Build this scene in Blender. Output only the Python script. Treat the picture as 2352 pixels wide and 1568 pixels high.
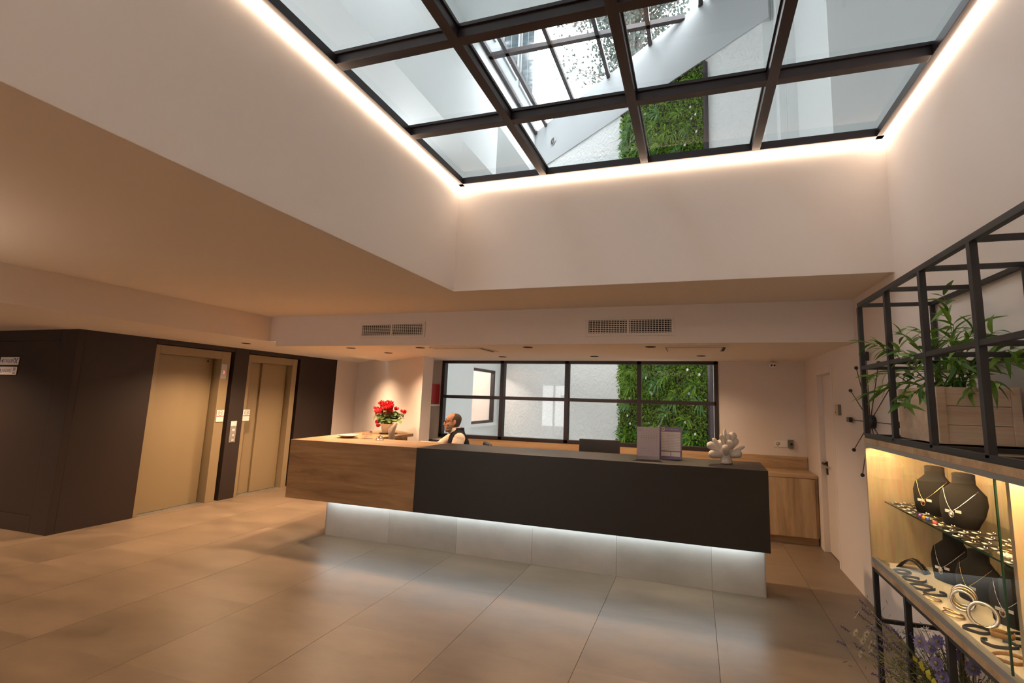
import bpy, bmesh, math, random
from mathutils import Vector, Matrix, Euler
import numpy as np
R = random.Random(7)
for o in list(bpy.data.objects): bpy.data.objects.remove(o)
S = bpy.context.scene
COL = S.collection
PI = math.pi

# ------------------------------------------------------------------ camera, world, exposure
HC = 1.626
def cam_matrix(yaw, pitch, roll):
    y, p, r = (math.radians(a) for a in (yaw, pitch, roll))
    f = Vector((-math.sin(y)*math.cos(p), math.cos(y)*math.cos(p), math.sin(p)))
    rt = Vector((math.cos(y), math.sin(y), 0)); u = rt.cross(f)
    r2 = math.cos(r)*rt - math.sin(r)*u; u2 = math.sin(r)*rt + math.cos(r)*u
    return Matrix(((r2.x, u2.x, -f.x, 0), (r2.y, u2.y, -f.y, 0), (r2.z, u2.z, -f.z, HC), (0, 0, 0, 1)))
cd = bpy.data.cameras.new('camera'); cam = bpy.data.objects.new('camera', cd); COL.objects.link(cam)
cd.sensor_width = 36; cd.lens = 36*1072.63/2352
cd.shift_x = -100.0/2352; cd.shift_y = -12.0/2352
cd.clip_start = 0.05; cd.clip_end = 200
cam.matrix_world = cam_matrix(16.656, 7.706, -1.575)
S.camera = cam
S.view_settings.view_transform = 'Standard'; S.view_settings.look = 'None'
S.view_settings.gamma = 1; S.view_settings.use_curve_mapping = False
S.view_settings.exposure = 0.50
W = bpy.data.worlds.new('sky'); S.world = W; W.use_nodes = True
bg = W.node_tree.nodes['Background']; bg.inputs[0].default_value = (0.95, 0.98, 1.0, 1); bg.inputs[1].default_value = 7.4
S.cycles.use_denoising = True
S.cycles.max_bounces = 10; S.cycles.diffuse_bounces = 6; S.cycles.glossy_bounces = 4
S.cycles.transparent_max_bounces = 16; S.cycles.caustics_reflective = False; S.cycles.caustics_refractive = False
S.cycles.sample_clamp_indirect = 6
WARM = (1.0, 0.66, 0.40); WARM2 = (1.0, 0.72, 0.50); COOL = (0.80, 0.94, 1.0)
P_DOWN = 72.0; P_AMB = 48.0; P_UP = 330.0; P_LED = 25.0; P_COOL = 20.0; P_CASE = 88.0

def portal(name, loc, rot, sx, sy):
    l = bpy.data.lights.new(name, 'AREA'); l.shape = 'RECTANGLE'; l.size = sx; l.size_y = sy
    l.cycles.is_portal = True
    o = bpy.data.objects.new(name, l); COL.objects.link(o); o.location = loc; o.rotation_euler = rot
portal('rooflight_portal', (-2.0, 10.1, 9.4), (0, 0, 0), 4.8, 3.8)
portal('added_opening_portal', (-3.75, 2.95, 9.4), (0, 0, 0), 1.1, 4.9)  # sky sampling through the unseen roof opening added for daylight
portal('glazed_door_portal', (-5.65, -5.2, 1.3), (PI/2, 0, PI), 1.4, 2.4)

# ------------------------------------------------------------------ mesh helper
ORG = {}
class MB:
    def __init__(s): s.v = []; s.f = []; s.m = []; s.sm = []; s.mi = 0; s.X = None
    def add(s, vs, fs, smooth=False):
        b = len(s.v)
        for p in vs:
            p = Vector(p)
            s.v.append(s.X @ p if s.X is not None else p)
        for f in fs:
            s.f.append(tuple(b+i for i in f)); s.m.append(s.mi); s.sm.append(smooth)
        return s
    def box(s, x0, x1, y0, y1, z0, z1):
        vs = [(x, y, z) for z in (z0, z1) for y in (y0, y1) for x in (x0, x1)]
        return s.add(vs, [(0,2,3,1), (4,5,7,6), (0,1,5,4), (2,6,7,3), (0,4,6,2), (1,3,7,5)])
    def bar(s, p, q, w, h=None, up=(0,0,1)):
        p, q = Vector(p), Vector(q); h = h or w; d = (q-p).normalized(); u = Vector(up)
        if abs(d.dot(u)) > .99: u = Vector((1,0,0))
        a = d.cross(u).normalized()*w/2; b = a.cross(d).normalized()*h/2
        vs = [c+i*a+j*b for c in (p, q) for i, j in ((-1,-1), (1,-1), (1,1), (-1,1))]
        return s.add(vs, [(3,2,1,0), (4,5,6,7), (0,1,5,4), (1,2,6,5), (2,3,7,6), (3,0,4,7)])
    def tube(s, pts, rad, n=8, caps=True, closed=False):
        pts = [Vector(p) for p in pts]; k = len(pts)
        rr = rad if hasattr(rad, '__len__') else [rad]*k
        vs = []; prev = None
        for i, p in enumerate(pts):
            if closed: t = pts[(i+1) % k]-pts[i-1]
            else: t = pts[min(i+1, k-1)]-pts[max(i-1, 0)]
            t = t.normalized() if t.length > 1e-9 else Vector((0,0,1))
            a = prev if prev is not None else (Vector((0,0,1)) if abs(t.z) < .9 else Vector((1,0,0)))
            a = a-t*a.dot(t); a.normalize(); prev = a; b = t.cross(a)
            for j in range(n):
                an = 2*PI*j/n; vs.append(p+rr[i]*(math.cos(an)*a+math.sin(an)*b))
        fs = []
        for i in range(k if closed else k-1):
            i2 = (i+1) % k
            for j in range(n): fs.append((i*n+j, i*n+(j+1) % n, i2*n+(j+1) % n, i2*n+j))
        if caps and not closed: fs += [tuple(range(n))[::-1], tuple((k-1)*n+j for j in range(n))]
        return s.add(vs, fs, True)
    def lathe(s, prof, c=(0,0,0), n=20, sx=1, sy=1, smooth=True, cap=True):
        c = Vector(c); vs = []; k = len(prof)
        for r, z in prof:
            for j in range(n):
                an = 2*PI*j/n; vs.append(c+Vector((r*sx*math.cos(an), r*sy*math.sin(an), z)))
        fs = [(i*n+j, i*n+(j+1) % n, (i+1)*n+(j+1) % n, (i+1)*n+j) for i in range(k-1) for j in range(n)]
        if cap: fs += [tuple(range(n))[::-1], tuple((k-1)*n+j for j in range(n))]
        return s.add(vs, fs, smooth)
    def prism(s, poly, z0, z1):
        n = len(poly); vs = [(x, y, z0) for x, y in poly]+[(x, y, z1) for x, y in poly]
        return s.add(vs, [tuple(range(n))[::-1], tuple(range(n, 2*n))]+[(i, (i+1) % n, n+(i+1) % n, n+i) for i in range(n)])
    def ball(s, c, r, n=10, sc=(1,1,1)):
        m = n//2; vs = []; fs = []
        for i in range(m+1):
            th = PI*i/m
            for j in range(n):
                an = 2*PI*j/n
                vs.append((c[0]+r*sc[0]*math.sin(th)*math.cos(an), c[1]+r*sc[1]*math.sin(th)*math.sin(an), c[2]-r*sc[2]*math.cos(th)))
        for i in range(m):
            for j in range(n): fs.append((i*n+j, i*n+(j+1) % n, (i+1)*n+(j+1) % n, (i+1)*n+j))
        return s.add(vs, fs, True)
    def quad(s, a, b, c, d): return s.add([a, b, c, d], [(0,1,2,3)])
    def build(s, name, mats, parent=None, bev=0, kind=None, org=None):
        if not isinstance(mats, (list, tuple)): mats = [mats]
        me = bpy.data.meshes.new(name)
        og = ORG[parent.name] if parent is not None else (Vector(org) if org is not None else Vector())
        me.from_pydata([tuple(p-og) for p in s.v], [], s.f)
        for m in mats: me.materials.append(m)
        me.polygons.foreach_set('material_index', s.m); me.polygons.foreach_set('use_smooth', s.sm)
        me.validate(); me.update()
        o = bpy.data.objects.new(name, me); COL.objects.link(o)
        if parent is not None: o.parent = parent
        elif org is not None: o.location = org
        ORG[o.name] = og
        if bev:
            b = o.modifiers.new('edge', 'BEVEL'); b.width = bev; b.segments = 2; b.limit_method = 'ANGLE'
        if kind: o['kind'] = kind
        return o

def thing(name, label, cat, loc=(0,0,0), group=None, rz=0):
    o = bpy.data.objects.new(name, None); COL.objects.link(o); o.location = loc; o.rotation_euler = (0, 0, rz)
    o.empty_display_size = .1
    ORG[o.name] = Vector(loc) if rz == 0 else Vector()
    o['label'] = label; o['category'] = cat
    if group: o['group'] = group
    return o
def tag(o, label, cat, group=None):
    o['label'] = label; o['category'] = cat
    if group: o['group'] = group
    return o
def copy_tree(o, loc, label=None, rz=None):
    c = o.copy(); COL.objects.link(c); c.location = loc
    if rz is not None: c.rotation_euler = (0, 0, rz)
    if label: c['label'] = label
    ORG[c.name] = Vector(loc)
    for ch in o.children:
        d = ch.copy(); COL.objects.link(d); d.parent = c
        for g in ch.children:
            e = g.copy(); COL.objects.link(e); e.parent = d
    return c
def structure(o): o['kind'] = 'structure'; return o
def sempty(name, loc=(0,0,0)):
    o = bpy.data.objects.new(name, None); COL.objects.link(o); o.location = loc; ORG[o.name] = Vector(loc)
    o['kind'] = 'structure'; return o
def to_mesh(c, name, mat):
    o = bpy.data.objects.new(name, c); COL.objects.link(o)
    me = bpy.data.meshes.new_from_object(o.evaluated_get(bpy.context.evaluated_depsgraph_get()))
    bpy.data.objects.remove(o); bpy.data.curves.remove(c); me.materials.clear(); me.materials.append(mat); me.name = name
    o = bpy.data.objects.new(name, me); COL.objects.link(o); return o
def text(body, size, loc, xdir, zdir, mat, parent=None, name='lettering', depth=.0004, align='CENTER', sx=1.0):
    c = bpy.data.curves.new(name, 'FONT'); c.body = body; c.size = size; c.extrude = depth
    c.align_x = align; c.align_y = 'CENTER'; c.resolution_u = 2
    o = to_mesh(c, name, mat)
    x = Vector(xdir).normalized(); u = Vector(zdir).normalized(); n = x.cross(u)
    og = ORG[parent.name] if parent is not None else Vector()
    p = Vector(loc)-og
    o.matrix_local = Matrix(((x.x*sx, u.x, n.x, p.x), (x.y*sx, u.y, n.y, p.y), (x.z*sx, u.z, n.z, p.z), (0,0,0,1)))
    if parent is not None: o.parent = parent
    ORG[o.name] = og
    return o

# ------------------------------------------------------------------ materials
def nmat(name):
    m = bpy.data.materials.new(name); m.use_nodes = True; nt = m.node_tree
    return m, nt, nt.nodes, nt.links, nt.nodes['Principled BSDF']
def lin(c): return tuple(((x/255)/12.92 if x/255 <= .04045 else ((x/255+.055)/1.055)**2.4) for x in c)
def plain(name, col, rough=.5, metal=0, bump=0, bscale=60, var=0.0, vscale=4, spec=.5, coat=0):
    m, nt, N, L, B = nmat(name)
    B.inputs['Roughness'].default_value = rough; B.inputs['Metallic'].default_value = metal
    B.inputs['Specular IOR Level'].default_value = spec; B.inputs['Coat Weight'].default_value = coat
    B.inputs['Base Color'].default_value = (*col, 1)
    g = N.new('ShaderNodeNewGeometry')
    if var:
        n = N.new('ShaderNodeTexNoise'); n.inputs['Scale'].default_value = vscale; n.inputs['Detail'].default_value = 6
        L.new(g.outputs['Position'], n.inputs['Vector'])
        r = N.new('ShaderNodeValToRGB')
        r.color_ramp.elements[0].color = (*[c*(1-var) for c in col], 1); r.color_ramp.elements[1].color = (*[min(1, c*(1+var)) for c in col], 1)
        r.color_ramp.elements[0].position = .3; r.color_ramp.elements[1].position = .7
        L.new(n.outputs['Fac'], r.inputs['Fac']); L.new(r.outputs['Color'], B.inputs['Base Color'])
    if bump:
        n2 = N.new('ShaderNodeTexNoise'); n2.inputs['Scale'].default_value = bscale; n2.inputs['Detail'].default_value = 4
        L.new(g.outputs['Position'], n2.inputs['Vector'])
        b = N.new('ShaderNodeBump'); b.inputs['Strength'].default_value = bump; b.inputs['Distance'].default_value = .01
        L.new(n2.outputs['Fac'], b.inputs['Height']); L.new(b.outputs['Normal'], B.inputs['Normal'])
    return m
def wood(name, c0, c1, scale=(1.2, 14, 14), rough=.45, c2=None):
    m, nt, N, L, B = nmat(name)
    B.inputs['Roughness'].default_value = rough
    t = N.new('ShaderNodeTexCoord'); mp = N.new('ShaderNodeMapping'); mp.inputs['Scale'].default_value = scale
    L.new(t.outputs['Object'], mp.inputs['Vector'])
    n = N.new('ShaderNodeTexNoise'); n.inputs['Scale'].default_value = 1.0; n.inputs['Detail'].default_value = 8; n.inputs['Distortion'].default_value = .6
    n.inputs['Roughness'].default_value = .62
    L.new(mp.outputs['Vector'], n.inputs['Vector'])
    r = N.new('ShaderNodeValToRGB'); e = r.color_ramp.elements
    e[0].position = .32; e[0].color = (*c0, 1); e[1].position = .66; e[1].color = (*c1, 1)
    if c2: x = e.new(.5); x.color = (*c2, 1)
    L.new(n.outputs['Fac'], r.inputs['Fac'])
    n2 = N.new('ShaderNodeTexNoise'); n2.inputs['Scale'].default_value = 9; n2.inputs['Detail'].default_value = 4
    L.new(mp.outputs['Vector'], n2.inputs['Vector'])
    mx = N.new('ShaderNodeMix'); mx.data_type = 'RGBA'; mx.blend_type = 'MULTIPLY'; mx.inputs[0].default_value = .35
    L.new(r.outputs['Color'], mx.inputs[6]); L.new(n2.outputs['Color'], mx.inputs[7])
    L.new(mx.outputs[2], B.inputs['Base Color'])
    b = N.new('ShaderNodeBump'); b.inputs['Strength'].default_value = .06; b.inputs['Distance'].default_value = .004
    L.new(n2.outputs['Fac'], b.inputs['Height']); L.new(b.outputs['Normal'], B.inputs['Normal'])
    return m
def emit(name, col, st):
    m, nt, N, L, B = nmat(name); N.remove(B)
    e = N.new('ShaderNodeEmission'); e.inputs[0].default_value = (*col, 1); e.inputs[1].default_value = st
    L.new(e.outputs[0], N['Material Output'].inputs[0]); return m
def glass(name, tint=(.97, .99, .98), refl=1.0, ior=1.5):
    m, nt, N, L, B = nmat(name); N.remove(B)
    t = N.new('ShaderNodeBsdfTransparent'); t.inputs[0].default_value = (*tint, 1)
    g = N.new('ShaderNodeBsdfGlossy'); g.inputs['Roughness'].default_value = .0
    f = N.new('ShaderNodeFresnel'); ge = N.new('ShaderNodeNewGeometry'); mr = N.new('ShaderNodeMapRange')   # same reflection from both sides of the pane
    mr.inputs[3].default_value = ior; mr.inputs[4].default_value = 1/ior; L.new(ge.outputs['Backfacing'], mr.inputs[0]); L.new(mr.outputs[0], f.inputs['IOR'])
    mu = N.new('ShaderNodeMath'); mu.operation = 'MULTIPLY'; mu.inputs[1].default_value = refl
    mx = N.new('ShaderNodeMixShader')
    L.new(f.outputs[0], mu.inputs[0]); L.new(mu.outputs[0], mx.inputs[0]); L.new(t.outputs[0], mx.inputs[1]); L.new(g.outputs[0], mx.inputs[2])
    L.new(mx.outputs[0], N['Material Output'].inputs[0]); return m
def leafmat(name, c0, c1, rough=.45, trans=.25):
    m, nt, N, L, B = nmat(name); B.inputs['Roughness'].default_value = rough
    g = N.new('ShaderNodeNewGeometry'); oi = N.new('ShaderNodeObjectInfo'); ad = N.new('ShaderNodeMath'); ad.operation = 'ADD'
    L.new(g.outputs['Random Per Island'], ad.inputs[0]); L.new(oi.outputs['Random'], ad.inputs[1])
    fr = N.new('ShaderNodeMath'); fr.operation = 'FRACT'; L.new(ad.outputs[0], fr.inputs[0])
    r = N.new('ShaderNodeValToRGB'); r.color_ramp.elements[0].color = (*c0, 1); r.color_ramp.elements[1].color = (*c1, 1)
    L.new(fr.outputs[0], r.inputs['Fac']); L.new(r.outputs['Color'], B.inputs['Base Color'])
    tr = N.new('ShaderNodeBsdfTranslucent'); L.new(r.outputs['Color'], tr.inputs[0])
    mx = N.new('ShaderNodeMixShader'); mx.inputs[0].default_value = trans
    L.new(B.outputs[0], mx.inputs[1]); L.new(tr.outputs[0], mx.inputs[2]); L.new(mx.outputs[0], N['Material Output'].inputs[0])
    return m
def tilemat(name, c, var=.22, rough=.34):
    m, nt, N, L, B = nmat(name)
    g = N.new('ShaderNodeNewGeometry'); oi = N.new('ShaderNodeObjectInfo')
    vm = N.new('ShaderNodeVectorMath'); vm.operation = 'ADD'; sc = N.new('ShaderNodeVectorMath'); sc.operation = 'SCALE'; sc.inputs['Scale'].default_value = 37.0
    cx = N.new('ShaderNodeCombineXYZ'); L.new(oi.outputs['Random'], cx.inputs[0]); L.new(oi.outputs['Random'], cx.inputs[2])
    L.new(cx.outputs[0], sc.inputs[0]); L.new(g.outputs['Position'], vm.inputs[0]); L.new(sc.outputs[0], vm.inputs[1])
    mp = N.new('ShaderNodeMapping'); mp.inputs['Scale'].default_value = (1.1, 2.6, 1.6); L.new(vm.outputs[0], mp.inputs[0])
    n = N.new('ShaderNodeTexNoise'); n.inputs['Scale'].default_value = 1.3; n.inputs['Detail'].default_value = 7; n.inputs['Roughness'].default_value = .6
    L.new(mp.outputs[0], n.inputs['Vector'])
    r = N.new('ShaderNodeValToRGB'); e = r.color_ramp.elements
    e[0].position = .28; e[0].color = (*[x*(1-var) for x in c], 1); e[1].position = .74; e[1].color = (*[x*(1+var*.7) for x in c], 1)
    L.new(n.outputs['Fac'], r.inputs['Fac'])
    mr = N.new('ShaderNodeMapRange'); mr.inputs[3].default_value = .93; mr.inputs[4].default_value = 1.05; L.new(oi.outputs['Random'], mr.inputs[0])
    mx = N.new('ShaderNodeVectorMath'); mx.operation = 'SCALE'; L.new(r.outputs[0], mx.inputs[0]); L.new(mr.outputs[0], mx.inputs['Scale'])
    L.new(mx.outputs[0], B.inputs['Base Color'])
    rr = N.new('ShaderNodeMapRange'); rr.inputs[3].default_value = rough-.07; rr.inputs[4].default_value = rough+.12
    L.new(n.outputs['Fac'], rr.inputs[0]); L.new(rr.outputs[0], B.inputs['Roughness'])
    n3 = N.new('ShaderNodeTexNoise'); n3.inputs['Scale'].default_value = 180; L.new(g.outputs['Position'], n3.inputs['Vector'])
    b = N.new('ShaderNodeBump'); b.inputs['Strength'].default_value = .03; b.inputs['Distance'].default_value = .002
    L.new(n3.outputs['Fac'], b.inputs['Height']); L.new(b.outputs['Normal'], B.inputs['Normal'])
    return m

M = {}
M['paint'] = plain('white_wall_paint', (.75, .695, .66), .75, bump=.04, bscale=90)
M['ceil'] = plain('ceiling_paint', (.76, .70, .63), .85, bump=.03, bscale=90)
M['outpaint'] = plain('outdoor_white_paint', (.80, .82, .82), .8, bump=.1, bscale=30)
M['stucco'] = None
m, nt, N, L, B = nmat('rough_white_stucco'); B.inputs['Base Color'].default_value = (.80, .81, .80, 1); B.inputs['Roughness'].default_value = .9
g = N.new('ShaderNodeNewGeometry'); n1 = N.new('ShaderNodeTexNoise'); n1.inputs['Scale'].default_value = 7; n1.inputs['Detail'].default_value = 7; n1.inputs['Distortion'].default_value = 1.6
L.new(g.outputs['Position'], n1.inputs['Vector']); b = N.new('ShaderNodeBump'); b.inputs['Strength'].default_value = .75; b.inputs['Distance'].default_value = .05
L.new(n1.outputs['Fac'], b.inputs['Height']); L.new(b.outputs['Normal'], B.inputs['Normal']); M['stucco'] = m
M['tile'] = tilemat('beige_stone_tile', (.212, .156, .106), .30)
M['grout'] = plain('tile_grout', (.20, .165, .13), .9)
M['clad'] = tilemat('grey_stone_cladding', (.38, .355, .32), .22, .45)
M['oak'] = wood('desk_oak_veneer', (.22, .118, .050), (.47, .29, .145), (.9, 9, 9), .45, (.35, .205, .092))
M['oakv'] = wood('pale_oak_veneer_vertical', (.34, .22, .12), (.62, .45, .28), (9, 9, .9), .5, (.50, .35, .20))
M['oakh'] = wood('pale_oak_veneer_horizontal', (.36, .23, .125), (.62, .45, .28), (.9, 9, 9), .5, (.52, .36, .21))
M['case'] = wood('display_case_oak', (.50, .37, .22), (.72, .57, .37), (7, 7, .9), .5, (.63, .48, .30))
M['planter'] = wood('bleached_planter_wood', (.52, .385, .275), (.74, .59, .45), (1.2, 12, 16), .6)
M['black'] = plain('black_desk_laminate', (.013, .0115, .011), .42, bump=.06, bscale=500, spec=.35)
M['lift'] = plain('dark_brown_wall_panel', (.027, .0175, .0145), .5, bump=.04, bscale=350, spec=.35)
M['liftdoor'] = plain('beige_lacquered_steel', (.25, .188, .105), .42, bump=.02, bscale=260)
M['steel'] = plain('black_powder_coated_steel', (.018, .018, .020), .45, bump=.05, bscale=400)
M['frame'] = plain('dark_bronze_window_frame', (.026, .017, .019), .4)
M['alu'] = plain('brushed_aluminium', (.42, .42, .40), .38, metal=.8)
M['chrome'] = plain('polished_chrome', (.80, .80, .80), .12, metal=1)
M['white'] = plain('white_plastic', (.80, .78, .75), .4)
M['whitem'] = plain('white_lacquered_metal', (.72, .68, .64), .5)
M['dark'] = plain('matt_dark_void', (.008, .008, .008), .9)
M['blackp'] = plain('black_plastic', (.02, .02, .022), .4)
M['glass'] = glass('window_glass', (.985, .965, .945), 1.0)
M['skyglass'] = glass('skylight_glass', (.95, .97, .98), 1.0)
M['caseglass'] = glass('display_glass', (.97, .985, .97), .9)
M['edge'] = plain('green_glass_edge', (.010, .05, .028), .15)
M['acryl'] = glass('clear_acrylic', (.95, .95, .95), 1.3)
M['led'] = emit('warm_led_strip', (1.0, .74, .54), P_LED)
M['coolled'] = emit('cool_led_strip', COOL, P_COOL)
M['caseled'] = emit('case_led_strip', (1.0, .71, .36), P_CASE)
M['leaf'] = leafmat('bamboo_leaf', (.05, .15, .02), (.20, .35, .05))
M['stem'] = plain('green_stem', (.12, .16, .04), .6)
M['gw'] = leafmat('green_wall_leaf', (.035, .15, .010), (.36, .60, .05), .5, .5)
M['gw2'] = leafmat('green_wall_fern', (.08, .22, .06), (.17, .38, .10), .5, .3)
M['petalw'] = plain('white_petal', (.82, .82, .80), .6)
M['soil'] = plain('dark_soil', (.03, .022, .015), .95, bump=.4)
M['tree'] = leafmat('tree_leaf', (.015, .025, .018), (.035, .05, .038), .7, .12)
M['bark'] = plain('tree_bark', (.12, .10, .09), .9)
M['red'] = plain('red_cyclamen_petal', (.70, .010, .022), .5, var=.25, vscale=40)
M['cycleaf'] = leafmat('cyclamen_leaf', (.045, .10, .03), (.22, .30, .09), .35, .15)
M['ceramic'] = plain('white_ceramic', (.78, .72, .66), .3)
M['coral'] = plain('white_coral_resin', (.62, .56, .49), .8, bump=.3, bscale=140)
M['skin'] = plain('skin', (.46, .215, .125), .5, var=.10, vscale=30)
M['hair'] = plain('greying_dark_hair', (.075, .055, .045), .85, bump=.5, bscale=220)
M['beard'] = plain('grey_stubble', (.23, .145, .10), .85, bump=.5, bscale=260)
M['shirt'] = plain('cream_shirt_cotton', (.66, .55, .46), .8, bump=.05, bscale=300)
M['vest'] = plain('navy_quilted_vest', (.012, .012, .020), .8, bump=.1, bscale=120, spec=.1)
M['trouser'] = plain('dark_trousers', (.03, .03, .04), .8)
M['print'] = plain('blue_print', (.10, .10, .30), .6)
M['lilac'] = plain('lilac_paper', (.46, .40, .42), .7)
M['violet'] = plain('violet_print', (.22, .17, .30), .7)
M['paper'] = plain('white_paper', (.80, .74, .68), .7)
M['ink'] = plain('grey_ink', (.12, .10, .12), .7)
M['redp'] = plain('red_plastic', (.50, .03, .04), .45)
M['redled'] = emit('red_display', (1.0, .10, .08), 2.5)
M['velvet'] = plain('black_velvet', (.020, .017, .015), .95, bump=.15, bscale=500, spec=.2)
M['gold'] = plain('gold_metal', (.85, .60, .28), .25, metal=1)
M['silver'] = plain('silver_metal', (.85, .83, .80), .2, metal=1)
M['blue'] = plain('blue_cloth', (.06, .12, .26), .8)
M['cream'] = plain('cream_cloth', (.72, .62, .46), .85)
M['lav'] = plain('lavender_violet', (.075, .05, .13), .8)
M['daisy'] = plain('daisy_petal', (.72, .68, .62), .7)
M['cornfl'] = plain('violet_petal', (.105, .085, .19), .7)
M['yel'] = leafmat('yellow_green_leaf', (.25, .27, .02), (.42, .40, .04), .6, .3)
M['dry'] = plain('dry_stem', (.16, .15, .06), .8)
M['beigep'] = plain('beige_plastic', (.55, .45, .27), .5)
M['greyp'] = plain('grey_plastic', (.16, .16, .15), .5)
M['facade'] = plain('darkened_white_facade', (.13, .14, .145), .8)  # white facade darkened in colour so the strong sky doesn't bleach it
M['facglass'] = plain('reflecting_facade_glass', (.02, .03, .035), .1, spec=.3)

# ------------------------------------------------------------------ room constants
XSL, XR, YSB, ZC, ZS = -2.168, 1.401, 3.85, 2.609, 3.634
YSF = -.35
XBL, YB, ZBL, ZB, XBM = -5.385, 4.797, 2.285, 2.217, -5.27
XE, YE, YW = -6.811, 3.556, 6.906
XL, YF = -11.2, -5.0
ZU = 8.07
def wall_y(x): return 8.70-.756*x                        # oblique rear wall of the light well

def slab(name, parts, mat, **k):
    b = MB()
    for p in parts: b.box(*p)
    return structure(b.build(name, mat, **k))

# ------------------------------------------------------------------ floor of single tiles
fl = slab('floor', [(XL-.2, 2.0, YF-.2, 9.2, -.25, -.011)], M['grout'])
P = .852; X0 = .127; Y0 = 3.862
tb = MB(); tb.box(-P/2+.0014, P/2-.0014, -P/2+.0014, P/2-.0014, -.011, 0)
tile = tb.build('tile', M['tile'], fl); first = True
for i in range(-13, 2):
    for j in range(-10, 6):
        x, y = X0+(i+.5)*P, Y0+(j+.5)*P*.985
        if x-P/2 > 1.5 or y+P/2 > 8.4 or x+P/2 < XL: continue
        if first: t = tile; first = False
        else:
            t = tile.copy(); COL.objects.link(t)
        t.location = (x, y, R.uniform(-.0003, .0003))

# ------------------------------------------------------------------ room shell
slab('ceiling', [(XBL, XSL-.001, YF, YB+.1, ZC, ZC+.12), (XSL-.001, XR, YF, YSF-.001, ZC, ZC+.12), (XSL-.001, XR, YSB+.001, YB+.1, ZC, ZC+.12)], M['ceil'])
slab('wall_shaft_left', [(XSL-.06, XSL, YSF-.06, YSB+.06, ZC+.001, ZS+.06)], M['paint'])
slab('wall_shaft_back', [(XSL, XR, YSB, YSB+.06, ZC+.001, ZS+.06)], M['paint'])
slab('wall_shaft_front', [(XSL, XR, YSF-.06, YSF, ZC+.001, ZS+.06)], M['paint'])
DY0, DY1, DZ = 5.607, 6.33, 2.07
slab('wall_right', [(XR, XR+.16, YF, DY0, 0, ZS+.06), (XR, XR+.16, DY0, DY1, DZ, ZS+.06), (XR, XR+.16, DY1, YW+.2, 0, ZS+.06)], M['paint'])
slab('ceiling_left_lower', [(XL, XBL, YF, 8.8, ZBL, ZBL+.1)], M['paint'])
slab('trim_1', [(XBL-.12, XBL, YF, YB, ZBL+.1, ZC+.1)], M['paint'])
slab('ceiling_rear_lower', [(XBM, XR, YB+.001, YW+.25, ZB, ZB+.02), (XBM+.001, XBM+.05, YB+.05, 8.0, ZB+.001, ZBL+.02)], M['ceil'])
slab('trim_2', [(XBM, XR, YB, YB+.04, ZB+.001, ZC+.1), (XBL-.02, XBM, YB, YB+.04, ZBL+.001, ZC+.1)], M['paint'])
slab('wall_front', [(XL, -6.25, YF-.15, YF, 0, ZC+.1), (-5.05, XR+.16, YF-.15, YF, 0, ZC+.1), (-6.25, -5.05, YF-.15, YF, 2.30, ZC+.1)], M['paint'])
slab('wall_left', [(XL-.15, XL, YF, 9, 0, ZBL+.1)], M['paint'])
# rear wall with window opening
WX0, WX1, WZ0, WZ1 = -4.006, .316, .985, 2.217
slab('wall_rear', [(-4.6, WX0, YW, YW+.14, 0, ZB+.1), (WX1, XR+.16, YW, YW+.14, 0, ZB+.1), (WX0, WX1, YW, YW+.14, 0, WZ0)], M['paint'])
# oblique wall behind the desk return, its end pier
b = MB(); b.prism([(-3.90, 6.16), (-3.86, 6.37), (-4.02, 6.384), (-4.75, 6.93), (-6.95, 8.68), (-6.95, 8.38)], 0, ZBL+.05)
structure(b.build('wall_oblique', M['paint']))
slab('wall_lift_end', [(XE-.12, XE, 7.668, 8.6, 0, ZBL)], M['paint'])

# ------------------------------------------------------------------ dark lift block (panels round two lift entrances)
L1, L2 = (4.39, 5.44), (5.745, 6.705)
lift = structure(MB().box(XE-.5, XE-.35, YE+.05, 7.66, 0, ZBL).build('wall_lift', M['dark']))
def lpanel(y0, y1, z0, z1, name='panel'):
    MB().box(XE-.36, XE, y0+.0015, y1-.0015, z0, z1).build(name, M['lift'], lift, bev=.002)
HZ = 2.207
lpanel(YE+.0695, L1[0], 0, ZBL); lpanel(L1[0], L1[1]+.06, HZ+.01, ZBL); lpanel(L1[1]+.06, L2[0], 0, ZBL)
lpanel(L2[0], L2[1]+.06, HZ+.01, ZBL); lpanel(L2[1]+.06, 7.667, 0, ZBL)
# face turned to the camera: outer panel frame with a concealed door leaf
lf = structure(MB().box(XL, XE-.02, YE+.06, YE+.16, 0, ZBL).build('wall_lift_face', M['dark']))
for r in [(-7.104, XE, 0, ZBL), (-8.5, -7.108, 2.155, ZBL), (-8.5, -7.108, 0, .180), (-9.6, -8.504, 0, ZBL), (XL, -9.604, 0, ZBL)]:
    MB().box(r[0], r[1], YE, YE+.07, r[2], r[3]).build('panel', M['lift'], lf, bev=.002)
MB().box(-8.496, -7.112, YE+.004, YE+.07, .184, 2.151).build('concealed_door', M['lift'], lf, bev=.002)

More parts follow.
